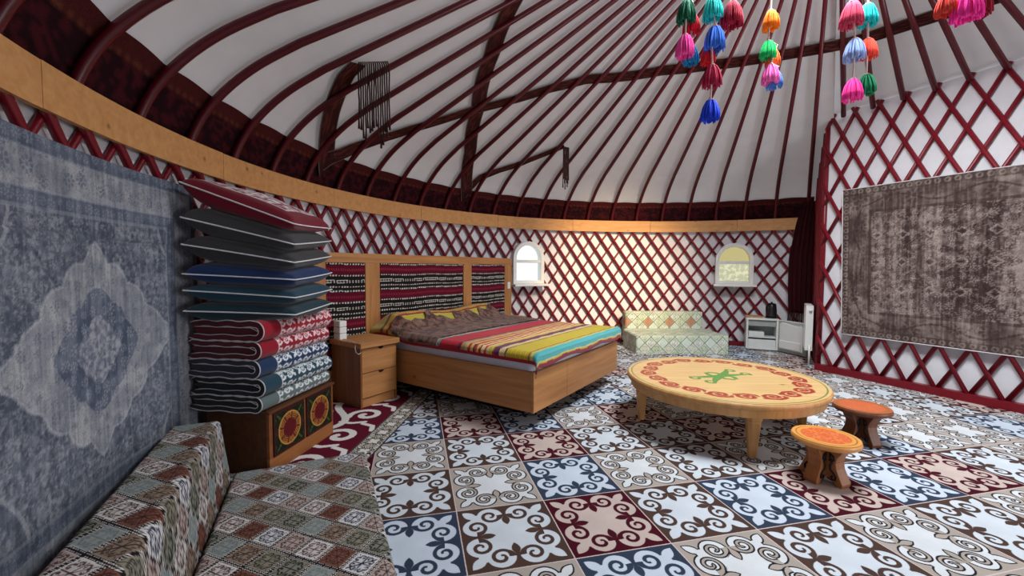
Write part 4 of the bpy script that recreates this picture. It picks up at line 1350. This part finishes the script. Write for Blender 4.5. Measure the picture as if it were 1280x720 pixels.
# green horns in the middle: four curled arms on a stem, lying along the view of the windows
g = np.zeros(X.shape, bool); ca_, sa_ = cos(-.55), sin(-.55)
Xr = X * ca_ - Y * sa_; Yr = X * sa_ + Y * ca_
for sx in (1, -1):
    for sy in (1, -1):
        xx = Xr * sx; yy = Yr * sy
        for q_ in range(8):       # tapering arms
            f0, f1 = q_ / 8, (q_ + 1) / 8
            g |= sdist(xx, yy, [(.02 + .23 * f0, .015 + .075 * f0 ** 2 + .02 * f0), (.02 + .23 * f1, .015 + .075 * f1 ** 2 + .02 * f1)]) < .034 - .022 * abs(f0 - .3) - .012 * f0
        g |= sdist(xx, yy, spiral(.235, .062, .048, .02, 1.3, -2.6)) < .013
        g |= sdist(xx, yy, [(.05, .03), (.055, .075), (.02, .12)]) < .018
line = (np.abs(Ra - .712) < .005)
c = np.zeros(X.shape + (3,)); al = np.zeros(X.shape)
c[red] = (152, 20, 32); al[red] = .92
c[g] = (66, 134, 58); al[g] = .92
c[line] = (78, 120, 48); al[line] = .85
P = np.stack([X, Y, np.full(X.shape, .400)], -1)
Pt = np.transpose(P, (1, 0, 2)); ct = np.transpose(c, (1, 0, 2)); at_ = al.T
grid('painted_top', Pt, ct, 'pale_pine', TB, wrap_u=True, alpha=at_)
MB().lathe([(.60, .352), (TR - .02, .352), (TR - .004, .358), (TR, .372), (TR - .001, .386), (TR - .008, .396), (TR - .018, .3995), (.60, .3995)], 96).build('rim', 'pale_pine_z', TB, smooth=True)
MB().lathe([(.66, .295), (.715, .295), (.722, .352), (.66, .352)], 96).build('apron', 'pale_pine_z', TB, smooth=False)
LA = atan2(-.644, -.087)
for k in range(4):
    a = LA + k * pi / 2; x, y = .635 * cos(a), .635 * sin(a)
    mb = MB()
    pr = [(.052, .30), (.052, .262), (.044, .256), (.047, .25), (.026, .0)]
    vs = [];
    for r_, z in pr[::-1]:
        for q in range(12):
            b = 2 * pi * q / 12; k_ = r_ / max(abs(cos(b)), abs(sin(b))) ** .6
            px, py = k_ * cos(b), k_ * sin(b)
            vs.append((x + px * cos(a) - py * sin(a), y + px * sin(a) + py * cos(a), z))
    fs = [(i * 12 + q, i * 12 + (q + 1) % 12, (i + 1) * 12 + (q + 1) % 12, (i + 1) * 12 + q) for i in range(4) for q in range(12)] + [tuple(range(12))[::-1], tuple(48 + q for q in range(12))]
    mb.add(vs, fs).build('leg', 'pale_pine_z', TB, smooth=False, bevel=.003)


def stool(x, y, rz, label, dark):
    t = thing('stool', label, 'stool', (x, y, .004), rz, 'low painted stools')
    R = .18
    Ra, Th = UVg(.002, R - .006, .003, 0, 2 * pi - 2 * pi / 150, 2 * pi / 150)
    X, Y = Ra * np.cos(Th), Ra * np.sin(Th)
    F = motif(X / .135, Y / .135)
    base_c = (208, 146, 66) if not dark else (150, 60, 40)
    c = np.zeros(X.shape + (3,)); c[:] = base_c
    al = np.full(X.shape, .75)
    red = (F > -.02) & (Ra < .128) & ~((F > .09) & (F < .17)); c[red] = (190, 46, 30) if not dark else (178, 56, 42)
    hub = (Ra < .13) & ~red; c[hub] = (214, 118, 60) if not dark else (188, 84, 58)
    ln = np.abs(Ra - .152) < .0035; c[ln] = (40, 40, 20) if not dark else (96, 40, 26)
    P = np.transpose(np.stack([X, Y, np.full(X.shape, .270)], -1), (1, 0, 2))
    grid('painted_seat', P, np.transpose(c, (1, 0, 2)), 'stool_wood', t, wrap_u=True, alpha=al.T)
    wd = 'stool_leg_wood' if not dark else 'dark_stool_wood'
    MB().lathe([(.10, .232), (R - .012, .232), (R - .002, .240), (R, .252), (R - .003, .264), (R - .009, .2695), (.10, .2695)], 48).build('seat_rim', 'stool_rim_wood' if not dark else wd, t, smooth=True)
    # two crossing boards with a waisted outline
    half = [(.095, 0), (.125, .0), (.130, .02), (.112, .06), (.094, .10), (.088, .135), (.096, .17), (.115, .20), (.13, .232)]
    poly = [(a, z) for a, z in half] + [(-a, z) for a, z in half[::-1]] 
    poly = [(a, z) for a, z in half] + [(-a, z) for a, z in half[::-1]] + [(-.07, .03), (-.03, .045), (.03, .045), (.07, .03)]
    for ax in (0, 1):
        b = MB().prism(poly, ax, -.04, .04).build('leg_board', wd, t, bevel=.004)
        for sd in (1, -1):
            for s2 in (1, -1):
                pts = [(.052, .15), (.065, .14), (.08, .155), (.075, .175), (.055, .19), (.058, .163), (.07, .14), (.06, .115), (.062, .09), (.08, .075), (.092, .06), (.09, .04), (.074, .034), (.066, .048), (.078, .056)]
                q = [((sd * .0405, s2 * a, z) if ax == 0 else (s2 * a, sd * .0405, z)) for a, z in pts]
                MB().tube(q, .0065, 5).build('painted_scroll', 'black_plastic', b, smooth=True)
    return t


stool(1.933, 2.548, .35, 'orange painted stool nearest the camera, with red scrolls on its seat', False)
stool(2.625, 3.115, .15, 'darker red topped stool beside the right edge of the low table', True)

# ================================================================== FRIDGE, KETTLE, RADIATOR, CURTAIN
fr = thing('mini_fridge', 'small white fridge with its door hanging open in the far right corner', 'fridge', (3.733, 6.681, .004), atan2(-.180, .398))
FW, FD, FH = .437, .30, .51      # x along the front, y back
MB().box(0, .028, 0, FD, .015, FH).build('side_wall', 'white_enamel', fr, bevel=.004)
MB().box(FW - .028, FW, 0, FD, .015, FH).build('side_wall', 'white_enamel', fr, bevel=.004)
MB().box(.028, FW - .028, 0, FD, .015, .05).build('bottom_wall', 'white_enamel', fr, bevel=.003)
MB().box(-.004, FW + .004, -.004, FD, FH - .03, FH).build('top_wall', 'white_enamel', fr, bevel=.004)
MB().box(.028, FW - .028, FD - .02, FD, .05, FH - .03).build('back_wall', 'grey_plastic', fr)
MB().box(.03, FW - .03, .03, FD - .02, FH - .13, FH - .031).build('ice_box', 'grey_plastic', fr, bevel=.006)
MB().box(.03, FW - .03, .01, FD - .02, .20, .215).build('shelf', 'fridge_inside', fr, bevel=.002)
MB().box(.035, .25, .012, .20, .216, .29).build('drawer_tray', 'fridge_inside', fr, bevel=.006)
MB().box(.03, FW - .03, .008, FD - .02, .05, .17).build('crisper', 'fridge_inside', fr, bevel=.006)
# open door: hinge at the right front corner, swung towards the room
hx, hy = 4.131, 6.501; fx, fy = 4.249, 6.044
da = atan2(fy - hy, fx - hx) - atan2(-.180, .398)
dl = hypot(fx - hx, fy - hy)
dm = Matrix.Translation((FW, -.004, 0)) @ Matrix.Rotation(da, 4, 'Z')


def doorpart(mb, name, mat, par, bevel=.004):
    mb.v = [tuple(dm @ Vector(v)) for v in mb.v]
    return mb.build(name, mat, par, bevel=bevel)


dr = doorpart(MB().box(0.0, dl, 0.0, .035, .02, .50), 'door', 'white_enamel', fr)
doorpart(MB().prism([(.04, .06), (dl - .04, .06), (dl - .04, .42), (dl - .07, .455), (dl - .12, .44), (dl / 2, .45), (.12, .47), (.07, .47), (.04, .44)], 1, -.028, .0), 'door_liner', 'fridge_inside', dr, .010)
doorpart(MB().box(.06, dl - .06, -.05, -.028, .08, .20), 'door_rack', 'white_enamel', dr, .008)
doorpart(MB().box(.01, dl - .01, -.006, .0, .03, .49), 'seal', 'grey_plastic', dr, .002)
wbd = thing('wooden_board', 'thin wooden board lying on the left of the fridge top', 'board', (3.74, 6.70, .5155), atan2(-.180, .398))
MB().box(-.01, .22, .0, .25, 0, .018).build('board', 'pale_pine_z', wbd, bevel=.004)
kt = thing('kettle', 'dark steel electric kettle standing on the fridge', 'kettle', (4.085, 6.62, .5155), .4)
MB().lathe([(.075, 0), (.08, .008), (.08, .022), (.076, .026)], 28).build('power_base', 'black_plastic', kt, smooth=True)
MB().lathe([(.072, .026), (.076, .04), (.074, .12), (.066, .20), (.060, .215)], 28).build('body', 'steel', kt, smooth=True)
MB().lathe([(.060, .215), (.058, .228), (.03, .236), (.012, .238), (.014, .252), (.004, .256)], 24).build('lid', 'black_plastic', kt, smooth=True)
MB().tube([(-.058, 0, .215), (-.10, 0, .215), (-.118, 0, .18), (-.115, 0, .10), (-.10, 0, .06), (-.072, 0, .055)], .011, 8).build('handle', 'black_plastic', kt, smooth=True)
MB().hexa([(.055, -.02, .17), (.10, -.006, .205), (.10, .006, .205), (.055, .02, .17), (.055, -.02, .205), (.105, -.008, .215), (.105, .008, .215), (.055, .02, .205)]).build('spout', 'steel', kt)

# radiator against the return wall
rd = thing('radiator', 'white panel radiator with a pipe beside the open fridge door', 'radiator', (*qq(.19, 0, .072)[:2], .004), atan2(QD[1], QD[0]))
for y in (.0, .055):
    mb = MB(); RLn = .46; m_ = 12
    for i in range(m_):
        x0 = RLn * i / m_; x1 = RLn * (i + 1) / m_; w = (x1 - x0)
        mb.prism([(x0, y), (x0 + w * .25, y + .014), (x0 + w * .75, y + .014), (x1, y), (x1, y - .012), (x0, y - .012)], 2, .20, .79)
    mb.build('heating_panel', 'white_enamel', rd)
MB().box(0, .46, -.012, .07, .78, .80).build('top_grille', 'white_enamel', rd, bevel=.004)
MB().box(-.004, .0, -.012, .07, .20, .80).build('end_cover', 'white_enamel', rd, bevel=.001)
for z in (.26, .74): MB().tube([(-.004, .02, z), (-.03, .02, z)], .018, 10).build('plug', 'white_enamel', rd, smooth=True)
MB().tube([(-.03, .02, .26), (-.04, .02, .2), (-.04, .02, .0)], .013, 8).build('pipe', 'white_enamel', rd, smooth=True)

# dark velvet curtain gathered in the corner
U_, Z_ = UVg(0, 1, .02, 0, 1, .03)
c0 = np.array([4.36, 6.66]); c1 = np.array([4.61, 6.42])
wd = np.interp(Z_, [0, .25, .5, .8, 1], [.95, 1.0, 1.0, .78, .55])
st_ = 1 - wd
pu = st_ + U_ * wd
nrm_ = np.array([-.69, -.72])
fold = .028 * np.sin(U_ * 2 * pi * 5 + Z_ * .6) + .012 * np.sin(U_ * 2 * pi * 11)
xy = c0 + pu[..., None] * (c1 - c0) + nrm_ * (fold + .02)[..., None]
P = np.concatenate([xy, (.60 + Z_ * 1.72)[..., None]], -1)
cv = mixc((46, 12, 18), (66, 18, 24), fbm(U_ * 30, Z_ * 60, 4))
cu = thing('curtain', 'dark brown red velvet curtain with a fringed hem hanging in the far right corner', 'curtain')
grid('velvet_cloth', P, cv, 'textile', cu, thick=.004)
mb = MB()
for i in range(0, 51, 2):
    p = P[i, 0]; l = random.uniform(.17, .24)
    mb.tube([(p[0], p[1], p[2] + .01), (p[0] + random.uniform(-.01, .01), p[1], p[2] - l * .5), (p[0] + random.uniform(-.012, .012), p[1], p[2] - l)], [.006, .005, .007], 5)
f = mb.build('fringe', 'fringe', cu, smooth=True); f['kind'] = 'stuff'


# ================================================================== TASSELS HANGING FROM THE CROWN
def yarn(c):
    n = 'yarn_%d_%d_%d' % tuple(c)
    if n not in MAT: plain(n, tuple(min(255, v * 1.12 + 4) for v in c), .8, .14, 150, .2)
    return MAT[n]


def tassel(parent, ox_, oy_, oz_, c, size, tilt=0.0, seed=0):
    """oz_ = centre height"""
    rnd = random.Random(seed)
    size *= .84; h = size * 1.15; r = size * .5
    mb = MB()
    for i in range(88):
        a = 2.39996 * i; lay = rnd.uniform(.55, 1.0)
        wob = rnd.uniform(-.25, .25); end = rnd.uniform(-.52, -.40)
        pts = []
        for f_, rr_, zz_ in ((0, .12, .50), (.2, .42, .42), (.45, .72, .18), (.75, .92, -.15), (1, .98, end)):
            aa = a + wob * f_
            pts.append((ox_ + r * rr_ * lay * cos(aa), oy_ + r * rr_ * lay * sin(aa), oz_ + zz_ * h * (.6 + .4 * lay if zz_ > 0 else 1)))
        mb.tube(pts, [size * .022, size * .034, size * .038, size * .040, size * .034], 5)
    mb.lathe([(r * .1, .47 * h), (r * .36, .36 * h), (r * .52, .1 * h), (r * .55, -.25 * h), (r * .3, -.36 * h)], 14, (ox_, oy_, oz_))
    o = mb.build('tassel', yarn(c), parent, smooth=True); o['kind'] = 'stuff'
    mb = MB(); mb.tube([(ox_ + r * .2 * cos(a), oy_ + r * .2 * sin(a), oz_ + .47 * h) for a in np.linspace(0, 2 * pi, 13)], r * .11, 6, cap=False)
    mb.build('knot', 'cord', o, smooth=True)
    return o


STRANDS = [
    ('green and pink tassel strand, leftmost of those hanging from the crown', [(1.152, 3.006, (24, 96, 70), .15), (1.150, 2.783, (228, 76, 160), .15)]),
    ('short red and blue tassel strand behind the leftmost green one', [(1.217, 2.965, (206, 30, 50), .14), (1.217, 2.757, (34, 130, 186), .13)]),
    ('longest tassel strand, turquoise at the top and royal blue at its end', [(1.327, 3.028, (40, 190, 186), .155), (1.344, 2.831, (56, 110, 206), .165), (1.325, 2.745, (196, 34, 44), .12), (1.335, 2.586, (160, 34, 66), .15), (1.330, 2.359, (30, 62, 196), .15)]),
    ('single crimson tassel cut by the top edge right of the longest strand', [(1.459, 2.99, (150, 18, 46), .17)]),
    ('orange, green and pink tassel strand hanging alone in the middle', [(1.832, 3.066, (250, 120, 24), .14), (1.822, 2.861, (34, 186, 100), .13), (1.885, 2.83, (240, 110, 50), .13), (1.845, 2.693, (236, 110, 180), .14), (1.905, 2.675, (80, 130, 206), .13)]),
    ('rose, pale blue and bright pink tassel strand left of the turquoise one', [(2.255, 2.996, (178, 58, 86), .17), (2.282, 2.763, (136, 160, 204), .15), (2.283, 2.501, (236, 60, 150), .15)]),
    ('turquoise, orange red and green tassel strand right of the rose one', [(2.383, 3.007, (24, 176, 176), .15), (2.393, 2.784, (216, 72, 54), .14), (2.394, 2.549, (20, 116, 76), .14)]),
    ('large hot pink and dark red tassel bunch near the top right corner', [(2.395, 2.69, (238, 50, 150), .16), (2.335, 2.725, (206, 70, 60), .12), (2.50, 2.735, (128, 24, 40), .16)])]
YS = [2.9, 2.97, 2.9, 2.9, 3.1, 2.9, 2.93, 2.3]
for si, ((lb, items), y) in enumerate(zip(STRANDS, YS)):
    x0 = items[0][0]
    t = thing('tassel_strand', lb, 'tassel', (0, 0, 0), 0, 'wool tassels hanging from the crown')
    for k, (x, z, c_, s_) in enumerate(items):
        tassel(t, x, y + (.05 if k and abs(z - items[k - 1][1]) < .1 else 0), z, c_, s_, seed=si * 7 + k)
    zlow = min(i[1] for i in items)
    pts = [(x0, y, 3.98)] + [(x, y, z + s_ * .5) for x, z, c_, s_ in items]
    MB().tube(pts, .006, 6).build('cord', 'cord', t, smooth=True)
